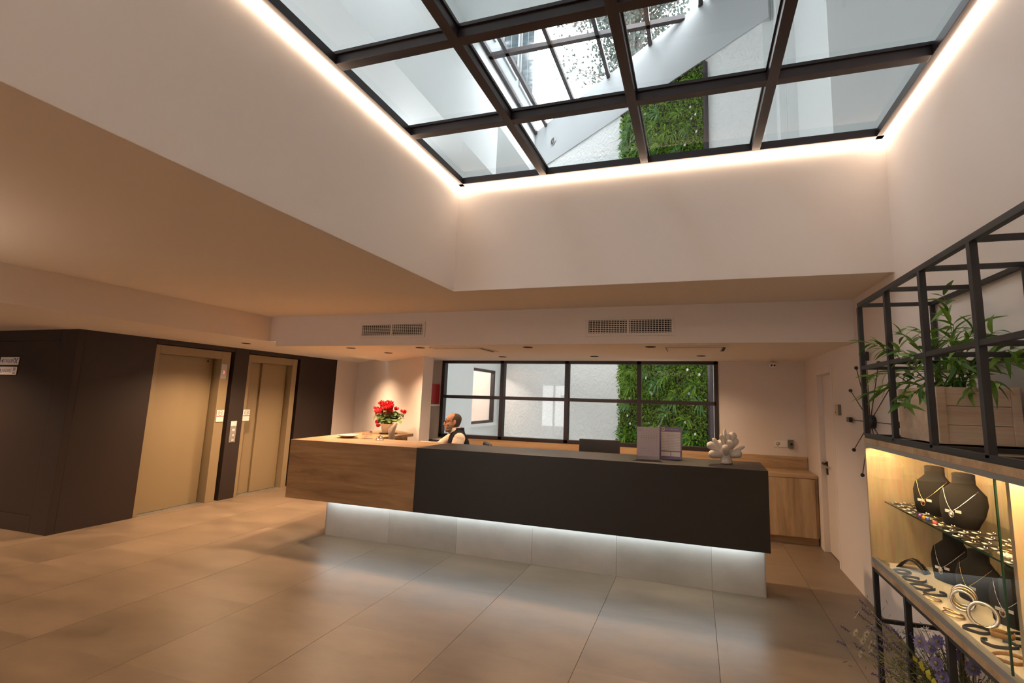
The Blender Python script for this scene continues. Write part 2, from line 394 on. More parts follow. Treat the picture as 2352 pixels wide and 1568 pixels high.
def lift_entrance(y0, y1, split, label, far_jamb, lead):
    t = thing('lift_entrance', label, 'elevator door', (XE-.2, y0, 0), 'lift entrances in the dark panelled wall')
    ym = .09
    xo = XE-.004
    MB().box(XE-.20, xo, y0, y0+.05, 0, HZ).build('jamb', M['liftdoor'], t, bev=.003)
    MB().box(XE-.20, xo, y1-far_jamb, y1, 0, HZ).build('jamb', M['liftdoor'], t, bev=.004)
    MB().box(XE-.20, xo-.002, y0+.05, y1-far_jamb, HZ-.115, HZ).build('header', M['liftdoor'], t, bev=.003)
    a, z = y0+.05, HZ-.115
    sp = a+(y1-far_jamb-a)*split
    MB().box(XE-.20, XE-.15 if lead else XE-.12, sp+(.0 if lead else .004), y1-far_jamb-.012, .008, z).build('door_panel', M['liftdoor'], t, bev=.003)
    MB().box(XE-.20, XE-.12 if lead else XE-.15, a, sp, .008, z).build('door_panel', M['liftdoor'], t, bev=.003)
    MB().box(XE-.20, XE-.01, y0+.05, y1-far_jamb, .0, .006).build('sill', M['alu'], t)
    MB().box(XE-.21, XE-.2, y0, y1, 0, HZ).build('backing', M['dark'], t)
    # fire notice on the jamb
    return t
t1 = lift_entrance(*L1, .53, 'wide beige lift entrance nearest the corner with a red floor display', .14, True)
d = MB().box(XE-.006, XE+.006, 5.30, 5.39, 1.80, 2.02).build('floor_display', M['alu'], t1, bev=.002)
d['label'] = 'silver floor display with a red number'
text('2', .06, (XE+.007, 5.348, 1.895), (0, 1, 0), (0, 0, 1), M['redled'], d, 'digit', .0006)
MB().tube([(XE-.149, 5.20, 2.05), (XE-.140, 5.20, 2.05)], .012, 10).build('release_keyhole', M['dark'], t1)
t2 = lift_entrance(*L2, .38, 'narrower beige lift entrance farther along beside the white wall end', .10, False)
def notice(y, label):
    n = thing('safety_notice', label, 'sign', (XE, y, 1.16), 'lift safety notices')
    MB().box(XE, XE+.006, y-.055, y+.055, 1.16, 1.335).build('plate', M['paper'], n)
    MB().box(XE+.006, XE+.0068, y-.055, y+.055, 1.235, 1.247).build('red_stripe', M['redp'], n)
    MB().tube([(XE+.0068, y+.038*math.cos(a), 1.29+.034*math.sin(a)) for a in [2*PI*i/20 for i in range(20)]], .003, 4, closed=True).build('ring', M['ink'], n)
    b = MB()
    b.bar((XE+.007, y-.016, 1.272), (XE+.007, y-.016, 1.308), .007, .001); b.bar((XE+.007, y-.014, 1.308), (XE+.007, y+.002, 1.286), .007, .001)
    b.bar((XE+.007, y+.004, 1.27), (XE+.007, y+.022, 1.306), .006, .001); b.bar((XE+.007, y+.018, 1.27), (XE+.007, y+.004, 1.306), .006, .001)
    b.build('pictogram', M['ink'], n)
notice(5.372, 'small white and red notice on the jamb of the nearer lift')
notice(5.80, 'small white and red notice at the left jamb of the farther lift')
c = thing('call_panel', 'slim silver lift call panel between the two lift entrances', 'button panel', (XE, 5.60, .84))
MB().box(XE, XE+.008, 5.555, 5.655, .842, 1.165).build('plate', M['alu'], c, bev=.003)
MB().box(XE+.008, XE+.0095, 5.56, 5.65, 1.09, 1.16).build('top_label', M['paper'], c)
for z in (1.03, .95, .875):
    MB().box(XE+.008, XE+.013, 5.585, 5.63, z-.018, z+.018).build('button', M['whitem'] if z > 1 else M['chrome'], c, bev=.003)
def wall_sign(z0, z1, x0, x1, word, label):
    s = thing('direction_sign', label, 'sign', ((x0+x1)/2, YE, z0), 'direction signs on the dark lift block')
    MB().box(x0, x1, YE-.008, YE, z0, z1).build('plate', M['paper'], s, bev=.002)
    y = YE-.0084; zc = (z0+z1)/2
    MB().add([(x0+.02, y, zc), (x0+.06, y, zc+.03), (x0+.06, y, zc-.03)], [(0, 1, 2)]).build('arrow', M['print'], s)
    text(word, .062, ((x0+x1)/2-.005, y, zc), (1, 0, 0), (0, 0, 1), M['print'], s, sx=.72 if len(word) > 7 else .95)
    b = MB()
    return s, y, zc, b
s, y, zc, b = wall_sign(1.862, 1.957, -8.150, -7.80, 'TALLER', 'upper white direction sign with arrow reading TALLER')
b.bar((-7.87, y, zc-.03), (-7.82, y, zc+.03), .012, .0006, (0, 1, 0)); b.bar((-7.82, y, zc-.03), (-7.87, y, zc+.03), .012, .0006, (0, 1, 0))
b.box(-7.885, -7.86, y-.0003, y, zc+.02, zc+.034); b.box(-7.83, -7.806, y-.0003, y, zc+.02, zc+.034); b.build('tools_pictogram', M['print'], s)
s, y, zc, b = wall_sign(1.742, 1.840, -8.165, -7.81, 'JARDINES', 'lower white direction sign with arrow and striped pictogram')
for i in range(5): b.box(-7.875, -7.825, y-.0003, y, zc-.036+i*.016, zc-.028+i*.016)
b.build('striped_pictogram', M['print'], s)

# ------------------------------------------------------------------ rear window
win = sempty('window_1', (WX0, YW, WZ0))
def wbar(x0, x1, z0, z1, nm='frame_bar', y0=YW-.02, y1=YW+.08): MB().box(x0, x1, y0, y1, z0, z1).build(nm, M['frame'], win, bev=.002)
ms = [WX0+(WX1-WX0)*k for k in (0, .2495, .4955, .748, 1)]; tw = .062
ZM = 1.628
wbar(WX0, WX1, WZ1-.045, WZ1+.002); wbar(WX0, WX1, WZ0-.01, WZ0+.045)
wbar(WX0, WX0+.055, WZ0, WZ1); wbar(WX1-.055, WX1, WZ0, WZ1)
for x in ms[1:4]: wbar(x-tw/2, x+tw/2, WZ0, WZ1)
for i in range(4): wbar(ms[i]+tw/2, ms[i+1]-tw/2, ZM-.026, ZM+.026, 'transom')
for i in range(4):
    for z0, z1 in ((WZ0+.045, ZM-.026), (ZM+.026, WZ1-.045)):
        MB().quad((ms[i]+.03, YW+.03, z0), (ms[i+1]-.03, YW+.03, z0), (ms[i+1]-.03, YW+.03, z1), (ms[i]+.03, YW+.03, z1)).build('pane', M['glass'], win)

# ------------------------------------------------------------------ skylight
sky = sempty('window_2', (XSL, YSF, ZS))
cx = [XSL, -1.29, -.385, .49, XR]; cy = [YSB, 2.955, 2.15, 1.335, .52, YSF]
def sbar(x0, x1, y0, y1, z0=ZS, z1=ZS+.06, nm='frame_bar'): MB().box(x0, x1, y0, y1, z0, z1).build(nm, M['frame'], sky, bev=.002)
hw = .031
sbar(XSL, XR, YSB-.075, YSB-.02); sbar(XSL, XR, YSF+.02, YSF+.075); sbar(XSL+.02, XSL+.075, YSF, YSB); sbar(XR-.075, XR-.02, YSF, YSB)
for x in cx[1:4]: sbar(x-hw, x+hw, YSF+.0755, YSB-.0755)
for y in cy[1:5]:
    for i in range(4): sbar(cx[i]+(hw if i else .0755), cx[i+1]-(hw if i < 3 else .0755), y-hw, y+hw, nm='cross_bar')
for i in range(4):
    for j in range(5):
        x0, x1, y0, y1 = cx[i]+.03, cx[i+1]-.03, cy[j+1]+.03, cy[j]-.03
        MB().quad((x0, y0, ZS+.062), (x1, y0, ZS+.062), (x1, y1, ZS+.062), (x0, y1, ZS+.062)).build('pane', M['skyglass'], sky)
        # pane seal rim above the glass
        MB().box(x0, x1, y0, y0+.012, ZS+.059, ZS+.080).box(x0, x1, y1-.012, y1, ZS+.059, ZS+.080).box(x0, x0+.012, y0, y1, ZS+.059, ZS+.080).box(x1-.012, x1, y0, y1, ZS+.059, ZS+.080).build('pane_rim', M['frame'], sky)
def led(nm, x0, x1, y0, y1):
    o = MB().box(x0, x1, y0, y1, ZS-.014, ZS-.004).build(nm, M['led'])
    return o
ls = thing('led_strip', 'glowing warm LED strip round the foot of the skylight', 'light strip', (XSL, YSB, ZS))
for r in [(XSL+.012, XR-.012, YSB-.026, YSB-.012), (XSL+.012, XSL+.026, YSF+.03, YSB-.012), (XR-.026, XR-.012, YSF+.03, YSB-.012), (XSL+.012, XR-.012, YSF+.012, YSF+.026)]:
    MB().box(*r, ZS-.014, ZS-.004).build('led_run', M['led'], ls)

# ------------------------------------------------------------------ light well above and behind
slab('floor_lightwell', [(-8, 5, 7.05, 14.5, -.2, 0)], M['outpaint'])
slab('trim_3', [(-8, XSL-.06, -1, 7.05, ZS-.1, ZS+.03), (XR+.16, 5, -1, 7.05, ZS-.1, ZS+.03), (XSL-.06, XR+.16, YSB+.06, 7.05, ZS-.1, ZS+.03), (XSL-.06, XR+.16, -1, YSF-.06, ZS-.1, ZS+.03)], M['outpaint'])
xa, xb = -5.95, 1.18
ZR = 9.22; LX = -4.37
nrm = Vector((-.603, -.798, 0)); tg = Vector((.798, -.603, 0))
def onwall(x, z, off=0.0): p = Vector((x, wall_y(x), z)); return p+nrm*off
b = MB(); b.prism([(xa, wall_y(xa)), (xb, wall_y(xb)), (xb+.12, wall_y(xb)+.16), (xa+.12, wall_y(xa)+.16)], 0, ZU); structure(b.build('wall_lightwell_rear', M['stucco']))
b = MB(); b.prism([tuple((onwall(xa, 0, .03)).xy), tuple((onwall(xb+.1, 0, .03)).xy), (xb+.22, wall_y(xb)+.16), (xa+.12, wall_y(xa)+.16)], ZU, ZR+.1); structure(b.build('trim_4', plain('darkened_band_paint', (.50, .52, .53), .8)))  # outdoor white paint darkened here to tame the overlit band
slab('wall_lightwell_left', [(LX-.14, LX, -1, 9.40, 6.69, ZR+.2), (LX-.14, LX, 9.40, 12.4, 8.02, ZR+.2), (-9, LX-.14, -1, 9.40, 6.69, 6.85), (-5.9, LX-.14, 9.40, 12.6, 8.02, 8.2), (-5.6, -5.44, 7.75, 10.93, 0, 8.02), (-9.1, -9, -1, 9.4, ZS, 6.8), (-9.0, -5.6, 7.05, 7.2, ZS, 6.8)], M['outpaint'])
slab('wall_lightwell_side', [(-5.72, -5.56, 10.93, 11.0, 0, 8.02), (-5.72, -5.56, 11.0, 12.55, 0, .93), (-5.72, -5.56, 11.0, 12.55, 2.40, 8.02), (-5.72, -5.56, 12.55, 13.2, 0, 8.02)], M['outpaint'])
w3 = sempty('window_3', (-5.6, 11, .93))
for r in [(11.0, 12.55, 2.33, 2.40), (11.0, 12.55, .93, 1.0), (11.0, 11.06, 1.0, 2.33), (12.48, 12.55, 1.0, 2.33)]:
    MB().box(-5.66, -5.55, *r).build('frame_bar', M['frame'], w3)
MB().quad((-5.62, 11.05, .99), (-5.62, 12.5, .99), (-5.62, 12.5, 2.34), (-5.62, 11.05, 2.34)).build('pane', M['skyglass'], w3)
MB().box(-5.56, -5.48, 10.98, 12.6, .86, .93).build('window_sill', M['outpaint'], w3)
slab('wall_side_room', [(-7.6, -7.5, 10.5, 13.5, .3, 3), (-7.5, -5.72, 10.5, 10.6, .3, 3), (-7.5, -5.72, 13.3, 13.4, .3, 3), (-7.5, -5.72, 10.6, 13.3, .25, .3), (-7.5, -5.72, 10.6, 13.3, 2.95, 3)], M['paint'])
l = bpy.data.lights.new('side_room_fill', 'POINT'); l.energy = 60; l.color = (1, .9, .8); l.shadow_soft_size = .1; o = bpy.data.objects.new('side_room_fill', l); COL.objects.link(o); o.location = (-6.6, 11.6, 2.7)  # unseen lamp added to brighten the room behind the courtyard window
slab('wall_lightwell_right', [(1.18, 1.42, 7.81, 7.95, 0, ZR+.2), (1.35, 1.455, 7.55, 7.81, 3, ZR+.2), (1.46, 1.60, 7.50, 7.60, 3, ZR+.2), (1.60, 1.72, 5.94, 7.60, ZS, ZR+.2), (1.60, 5, 5.80, 5.94, ZS, ZR+.2), (3.6, 3.8, -1, 5.8, ZS, ZR+.2)], M['outpaint'])
slab('wall_lightwell_front', [(-9, 5, -1.15, -1, ZS, ZR+.2)], M['outpaint'])
# flat roof of the light well; the glazing reaches the oblique wall
RX1, RY0 = .36, 8.20
b = MB()
b.box(-9, 5, -1, .5, ZR, ZR+.2); b.box(-9, 5, 5.4, RY0, ZR, ZR+.2); b.box(-9, -4.3, .5, 5.4, ZR, ZR+.2); b.box(-3.2, 5, .5, 5.4, ZR, ZR+.2); b.box(RX1, 5, RY0, 9, ZR, ZR+.2)  # unseen opening on the left added to let more daylight in
structure(b.build('ceiling_lightwell', M['outpaint']))
roof = sempty('window_4', (-1.7, 9.5, ZR))
def rbar(p, q, w=.08, nm='glazing_bar'): MB().bar((*p, ZR+.06), (*q, ZR+.06), w, .10).build(nm, M['frame'], roof)
for x in (LX+.05, -3.924, -2.917, -1.874, -.825, .20):
    y1 = wall_y(x)-.03
    if y1 > RY0+.1: rbar((x, RY0-.02), (x, y1), .085)
rbar((LX, 8.756), (-.10, 8.756), .10, 'cross_bar'); rbar((LX, RY0), (RX1, RY0), .09, 'cross_bar')
gm = MB(); gm.add([(LX, RY0, ZR+.1), (RX1, RY0, ZR+.1), (RX1, wall_y(RX1)+.05, ZR+.1), (LX, wall_y(LX)+.05, ZR+.1)], [(0, 1, 2, 3)]); gm.build('pane', M['skyglass'], roof)
# round drain grille on the smooth band
dr = thing('wall_drain', 'small round grey drain grille high on white courtyard wall', 'vent', tuple(onwall(-3.6, 8.6, .05)))
c0 = onwall(-3.60, 8.62, .055)
MB().tube([c0-nrm*.025, c0], .11, 20).build('grille_plate', M['alu'], dr)
for k in range(8):
    a = 2*PI*k/8; MB().ball(tuple(c0+tg*.06*math.cos(a)+Vector((0, 0, .06*math.sin(a)))), .016, 8).build('grille_hole', M['dark'], dr)
# building seen through the roof glass
fb = thing('neighbouring_building', 'white building facade with tall windows beyond the roof glazing', 'building', (-4.5, 9, 9.6))
FX = -4.52; F1 = 12.3
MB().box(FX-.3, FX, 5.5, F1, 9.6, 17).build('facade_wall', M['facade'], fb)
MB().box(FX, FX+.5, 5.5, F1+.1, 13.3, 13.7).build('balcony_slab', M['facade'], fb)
for y in (7.4, 8.8, 10.2, 11.4):
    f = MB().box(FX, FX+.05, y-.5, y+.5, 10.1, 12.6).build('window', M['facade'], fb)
    for k in (0, 1): MB().box(FX+.05, FX+.056, y-.44+.46*k, y-.02+.46*k, 10.18, 12.52).build('window_pane', M['facglass'], f)
# tree
tr = thing('tree', 'leafy tree against the white sky beyond the roof glazing', 'tree', (-1.2, 15.2, 0))
b = MB(); b.tube([(-1.2, 15.2, 0), (-1.3, 15.1, 7), (-1.9, 14.9, 15)], [.28, .22, .12], 10)
bp = []
for k in range(60):
    a = R.uniform(0, 2*PI); l = R.uniform(.8, 2.5); s0 = Vector((-1.95, 14.9, R.uniform(11.5, 15.5)))
    e0 = s0+Vector((math.cos(a)*l, math.sin(a)*l, R.uniform(.4, 2.4))); bp.append((s0, e0))
    b.tube([s0, (s0+e0)/2+Vector((0, 0, .15)), e0], [.05, .03, .012], 5)
b.build('trunk', M['bark'], tr)
b = MB()
for s0, e0 in bp:
    for q in range(170):
        p = s0.lerp(e0, R.uniform(.35, 1.12))+Vector((R.gauss(0, .24), R.gauss(0, .24), R.gauss(0, .22)))
        d1 = Vector((R.gauss(0, 1), R.gauss(0, 1), R.gauss(0, .6))).normalized(); d2 = d1.cross(Vector((R.gauss(0, 1), R.gauss(0, 1), 1))).normalized()
        L0, w0 = R.uniform(.09, .16), R.uniform(.035, .06)
        b.add([p-d1*L0/2, p+d2*w0, p+d1*L0/2, p-d2*w0], [(0, 1, 2, 3)])
b.build('crown', M['tree'], tr, kind='stuff')

# green wall panel on the oblique wall
gx0, gx1 = -1.47, .28; gz0, gz1 = .35, 7.98
gw = thing('green_wall', 'tall living wall of small green leaves on the white courtyard wall', 'green wall', onwall(-.6, gz0))
def wp(x, z, o): return onwall(x, z, o)
def wslab(x0, x1, z0, z1, o0, o1, nm, mat):
    b = MB(); vs = [wp(x, z, o) for z in (z0, z1) for o in (o0, o1) for x in (x0, x1)]
    b.add(vs, [(0,2,3,1), (4,5,7,6), (0,1,5,4), (2,6,7,3), (0,4,6,2), (1,3,7,5)]); return b.build(nm, mat, gw)
wslab(gx0, gx1, gz0, gz1, 0.005, .03, 'backing_panel', M['soil'])
wslab(gx1-.005, gx1+.03, gz0, gz1+.02, 0.005, .10, 'edge_frame', M['frame']); wslab(gx0, gx1, gz1-.0, gz1+.03, 0.005, .10, 'edge_frame', M['frame'])
def gleaf(b, p, ln, wd, up=0.0):
    d1 = (nrm*R.uniform(.15, .9)+tg*R.gauss(0, .8)+Vector((0, 0, R.gauss(up, .8)))).normalized()
    d2 = d1.cross(nrm+Vector((R.gauss(0, .5), R.gauss(0, .5), R.gauss(0, .5)))).normalized()
    n3 = d1.cross(d2)*wd*.35
    b.add([p, p+d1*ln*.5+d2*wd/2+n3, p+d1*ln, p+d1*ln*.5-d2*wd/2+n3], [(0, 1, 2, 3)])
for nm, zr, n in (('foliage_low', (gz0, 2.75), 17000), ('foliage_middle', (2.75, 5.3), 4500), ('foliage_high', (5.3, gz1), 17000)):
    b = MB()
    for q in range(n):
        x, z = R.uniform(gx0-.02, gx1-.02), R.uniform(*zr); s_ = R.uniform(.022, .05)
        gleaf(b, wp(x, z, R.uniform(.02, .10)), s_, s_*.8)
    b.build(nm, M['gw'], gw, kind='stuff')
for q in range(90):                                         # fern tufts
    x, z = R.uniform(gx0+.08, gx1-.12), R.choice([R.uniform(.9, 2.5), R.uniform(5.7, 7.8), R.uniform(5.7, 7.8)])
    b = MB(); p0 = wp(x, z, .09); grass = q % 3 == 0
    for k in range(22):
        a = R.uniform(0, 2*PI); d1 = (nrm*R.uniform(.3, .8)+tg*math.cos(a)+Vector((0, 0, math.sin(a)-(.5 if grass else 0)))).normalized()
        ln = R.uniform(.14, .27); wd = .010 if grass else .028; d2 = d1.cross(nrm).normalized()*wd/2
        mid = p0+d1*ln*.55; end = p0+d1*ln-Vector((0, 0, ln*.35))
        b.add([p0, mid+d2, end, mid-d2], [(0, 1, 2, 3)])
    b.build('fern_tuft', M['gw2'] if q % 2 else M['gw'], gw)
for q in range(46):                                         # white blossoms
    x, z = R.uniform(gx0+.08, gx1-.1), R.choice([R.uniform(.95, 2.25), R.uniform(5.8, 7.7)])
    b = MB(); p0 = wp(x, z, .115)
    for k in range(5):
        a = 2*PI*k/5+q; d1 = (tg*math.cos(a)+Vector((0, 0, math.sin(a)))+nrm*.3).normalized(); d2 = d1.cross(nrm).normalized()
        b.add([p0, p0+d1*.016+d2*.012, p0+d1*.032, p0+d1*.016-d2*.012], [(0, 1, 2, 3)])
    b.build('white_blossom', M['petalw'], gw)

# ------------------------------------------------------------------ glazed door behind the camera
gd = sempty('door_2', (-5.65, YF, 0))
for x0, x1, z0, z1 in [(-6.25, -6.17, 0, 2.30), (-5.13, -5.05, 0, 2.30), (-5.69, -5.61, .1, 2.2), (-6.17, -5.13, 2.2, 2.30), (-6.17, -5.13, 0, .10)]:
    MB().box(x0, x1, YF-.12, YF-.04, z0, z1).build('door_frame', M['white'], gd)
for x0, x1 in ((-6.17, -5.69), (-5.61, -5.13)):
    MB().quad((x0, YF-.08, .1), (x1, YF-.08, .1), (x1, YF-.08, 2.2), (x0, YF-.08, 2.2)).build('pane', M['glass'], gd)

# ------------------------------------------------------------------ white door in right wall
dr1 = sempty('door_1', (XR+.05, DY1, 0))
MB().box(XR-.01, XR+.09, DY1-.115, DY1, 0, DZ).build('jamb', M['paint'], dr1, bev=.004)
MB().box(XR-.004, XR+.09, DY0, DY0+.05, 0, DZ).build('jamb', M['paint'], dr1, bev=.004)
MB().box(XR-.008, XR+.09, DY0+.05, DY1-.115, DZ-.075, DZ).build('head', M['paint'], dr1, bev=.004)
lf_ = MB().box(XR+.05, XR+.09, DY0+.05, DY1-.119, .008, DZ-.079).build('door_leaf', M['paint'], dr1, bev=.003)
hb = MB(); hy = DY1-.165; hb.box(XR+.038, XR+.05, hy-.026, hy+.026, .955, 1.007); hb.tube([(XR+.045, hy, .985), (XR-.005, hy, .985)], .010, 10); hb.tube([(XR-.003, hy+.006, .985), (XR-.006, hy-.12, .985)], .009, 10)
hb.build('door_handle', M['blackp'], dr1)
MB().box(XR+.038, XR+.05, hy-.026, hy+.026, .86, .93).build('lock_plate', M['blackp'], dr1)
slab('wall_door_back', [(XR+.10, XR+.16, DY0, DY1, 0, DZ)], M['dark'])

# ------------------------------------------------------------------ vents, cassettes, downlights
def vent(x0, x1, z0, z1, label):
    t = thing('air_vent', label, 'vent', ((x0+x1)/2, YB, z0), 'air grilles in the bulkhead')
    y = YB-.014
    fw = .030; xm = (x0+x1)/2-.01
    fb_ = MB().box(x0, x1, y, YB-.001, z0, z0+fw).box(x0, x1, y, YB-.001, z1-fw, z1).box(x0, x0+fw, y, YB-.001, z0+fw, z1-fw).box(x1-fw, x1, y, YB-.001, z0+fw, z1-fw).box(xm-.011, xm+.011, y, YB-.001, z0+fw, z1-fw)
    fb_.build('frame', M['whitem'], t, bev=.002)
    MB().box(x0+fw, x1-fw, YB-.0012, YB-.0008, z0+fw, z1-fw).build('duct_backing', M['dark'], t)
    n = 7
    for i in range(n):
        z = z0+fw+(z1-z0-2*fw)*(i+.5)/n
        for a, c in ((x0+fw, xm-.011), (xm+.011, x1-fw)): MB().box(a, c, y+.002, y+.005, z-.0032, z+.0032).build('louvre', M['whitem'], t)
    b = MB(); k = int((x1-x0)/.03)
    for i in range(k):
        x = x0+fw+(x1-x0-2*fw)*(i+.5)/k
        b.box(x-.003, x+.003, y+.006, y+.009, z0+fw, z1-fw)
    b.build('vertical_louvres', M['whitem'], t)
vent(-3.952, -3.042, 2.310, 2.500, 'smaller white air grille in the bulkhead above the receptionist')
vent(-1.100, -.186, 2.299, 2.496, 'larger looking white air grille in the bulkhead above window centre')
def cassette(x0, x1, y0, y1, label):
    t = thing('ceiling_cassette', label, 'air conditioner', ((x0+x1)/2, y0, ZB), 'flush ceiling panels over the desk')
    MB().box(x0, x1, y0, y1, ZB-.012, ZB).build('panel_frame', M['ceil'], t, bev=.003)
    MB().box(x0+.045, x1-.045, y0+.035, y1-.035, ZB-.0125, ZB-.0118).build('shadow_gap', M['greyp'], t)
    MB().box(x0+.06, x1-.06, y0+.05, y1-.05, ZB-.020, ZB-.012).build('centre_panel', M['ceil'], t, bev=.003)
    MB().box(x0+.08, x1-.08, y1-.045, y1-.02, ZB-.014, ZB-.012).build('outlet_slot', M['white'], t)
    MB().box(x1-.045, x1-.02, y0+.06, y1-.06, ZB-.014, ZB-.012).build('outlet_slot', M['dark'], t)
cassette(-3.10, -2.40, 4.985, 5.50, 'flush ceiling air panel left, above the seated receptionist')
cassette(-.34, .335, 5.005, 5.50, 'flush ceiling air panel right, between downlight and door')
dlg = MB()
def downlight(x, y, z, pw, label, ang=140, grp='recessed downlights', blend=1.0, rad=.022):
    t = thing('downlight', label, 'ceiling light', (x, y, z), grp)
    b = MB(); b.lathe([(.055, -.004), (.058, -.001), (.045, 0), (.045, -.003)], (x, y, z), 20, cap=False); b.build('ring', M['dark'], t)
    MB().lathe([(.0001, -.0015), (.046, -.0015)], (x, y, z), 20, cap=False).build('reflector', M['dark'], t)
    if pw:
        l = bpy.data.lights.new('downlight_lamp', 'SPOT'); l.energy = pw; l.color = WARM; l.spot_size = math.radians(ang); l.spot_blend = blend; l.shadow_soft_size = rad
        o = bpy.data.objects.new('lamp', l); COL.objects.link(o); o.parent = t; o.location = (0, 0, -.03)
Gd = 'recessed downlights over the desk'
dl = [(-4.279, 5.037, 1.7, 'downlight over the wooden end of the desk'), (-4.154, 5.647, 1.0, 'downlight above the red flowers'), (-3.25, 5.035, .5, 'downlight beside the left ceiling air panel'),
      (-1.843, 5.055, 1.25, 'downlight midway between the two ceiling air panels'), (-.449, 5.08, 1.25, 'downlight just left of the right ceiling air panel'),
      (-2.653, 6.228, .45, 'small rear downlight close to the window behind the receptionist'), (-1.289, 6.161, .45, 'small rear downlight above the middle of the window'), (.083, 6.102, .45, 'small rear downlight above the green right end of the window')]
for x, y, k, lab in dl: downlight(x, y, ZB, P_DOWN*k, lab, grp=Gd)
Gl = 'recessed downlights by the lifts'
for x, y, k, lab in [(-5.99, 4.976, 2.9, 'downlight in the low ceiling before the farther lift'), (-5.62, 6.42, 2.4, 'downlight at the end of the lift corridor ceiling')]:
    downlight(x, y, ZBL, P_DOWN*k, lab, grp=Gl)
for x, y, k in [(-8.3, 2.6, 2.6), (-6.9, 2.0, .8)]: downlight(x, y, ZBL, P_DOWN*k, 'downlight in the low ceiling left of the lift block', grp=Gl+' out of view')
MB_ = MB().box(-6.72, -6.55, 4.55, 5.05, ZBL-.004, ZBL).build('ceiling_hatch', M['paint'], bev=.002); tag(MB_, 'slim flush hatch in the low ceiling above the first lift', 'hatch')
for x, y in [(-4.2, 1.6), (-3.2, -.4), (-3.8, -2.4), (-1.2, -1.4), (.4, -1.4), (-1.0, -3.6)]:  # unseen downlights added to lift the ambient light of the lobby
    downlight(x, y, ZC, P_AMB, 'added warm fill downlight in the main ceiling of the lobby', 150, 'added fill downlights in the main ceiling', .8, .08)

def fill_uplight(x, y, lab):  # unseen uplighters added as fill for ceiling and walls
    t = thing('fill_uplighter', lab, 'added fill lamp', (x, y, 0), 'added fill uplighters behind the viewer')
    MB().lathe([(.14, 0), (.14, .02), (.02, .03)], (x, y, 0), 24).build('base', M['steel'], t); MB().tube([(x, y, .03), (x, y, 1.66)], .012, 10).build('pole', M['steel'], t)
    MB().lathe([(.02, 1.66), (.10, 1.70), (.16, 1.78), (.155, 1.78), (.09, 1.71), (.001, 1.68)], (x, y, 0), 24, cap=False).build('bowl_shade', M['steel'], t)
    l = bpy.data.lights.new('fill_uplighter_bulb', 'SPOT'); l.energy = P_UP; l.color = (1.0, .76, .56); l.spot_size = math.radians(150); l.spot_blend = .9; l.shadow_soft_size = .07
    o = bpy.data.objects.new('bulb', l); COL.objects.link(o); o.parent = t; o.location = (0, 0, 1.76); o.rotation_euler = (PI, 0, 0)
fill_uplight(-4.4, -2.2, 'added black fill uplighter behind the viewer toward the lifts'); fill_uplight(-.6, -2.6, 'added black fill uplighter behind the viewer toward the rack'); fill_uplight(-4.9, .1, 'added black fill uplighter left of the viewer')

# ------------------------------------------------------------------ reception desk (its own axes: x along the front, y into the depth)
D0 = Vector((-4.55, 4.491, 0)); DA = math.atan2(4.374-4.491, .584+4.55); DL = 5.135; DM = 1.717; DZB, DZT = .423, 1.08; DD = .62
desk = thing('reception_desk', 'long reception desk, half oak and half black, on a lit stone plinth', 'desk', D0, rz=DA)
MB().box(0, DM-.001, 0, .04, DZB, DZT).build('oak_front', M['oak'], desk, bev=.0015)
MB().box(0, .04, .04, DD, DZB, DZT-.04).build('oak_end', M['oak'], desk)
iv = Matrix.Rotation(-DA, 3, 'Z')
def dloc(x, y): v = iv @ (Vector((x, y, 0))-D0); return (v.x, v.y)
b = MB(); b.prism([(0, .04), (DM-.001, .04), (DM-.001, DD), dloc(-3.868, 5.10), dloc(-3.93, 6.06), dloc(-4.70, 6.62), dloc(-4.60, 5.1)], DZT-.04, DZT); b.build('oak_top', M['oak'], desk, bev=.0015)
b = MB(); b.prism([dloc(-4.58, 5.11), dloc(-4.54, 5.11), dloc(-4.60, 6.50), dloc(-4.64, 6.50)], DZB, DZT-.04); b.build('return_side', M['oak'], desk)
b = MB(); b.prism([dloc(-4.0, 5.11), dloc(-3.96, 5.11), dloc(-4.0, 6.02), dloc(-4.04, 6.05)], DZT-.10, DZT-.04); b.build('return_rail', M['oak'], desk)
MB().box(0, DM, .04, DD, DZB, DZB+.03).build('oak_underside', M['oak'], desk)
MB().box(DM, DL, 0, .04, DZB, DZT).build('black_front', M['black'], desk, bev=.0015)
MB().box(DM, DL, .04, DD, DZT-.04, DZT).build('black_top', M['black'], desk, bev=.0015)
MB().box(DL-.04, DL, .04, DD, DZB, DZT-.04).build('black_end', M['black'], desk)
MB().box(DM, DL-.04, .04, DD, DZB, DZB+.03).build('black_underside', M['black'], desk)
MB().box(.45, DL-.1, DD-.06, DD-.03, DZB+.03, DZT-.04).build('inner_back', M['black'], desk)
pl = MB().box(.42, DL-.03, .24, .58, 0, DZB).build('plinth', M['grout'], desk)
seam = [.405]+[(iv @ (Vector((x, 4.6, 0))-D0)).x for x in (-3.267, -2.423, -1.575, -.725, .127)]+[DL-.025]
for i in range(6): MB().box(seam[i]+.0012, seam[i+1]-.0012, .215, .24, 0.001, DZB-.001).build('cladding_slab', M['clad'], pl)
MB().box(.405, .42, .215, .58, 0.001, DZB-.001).build('cladding_slab', M['clad'], pl); MB().box(DL-.03, DL-.022, .212, .58, 0.001, DZB-.001).build('corner_trim', M['alu'], pl)
MB().box(.42, DL-.05, .145, .165, DZB-.012, DZB-.001).build('led_strip', M['coolled'], desk)
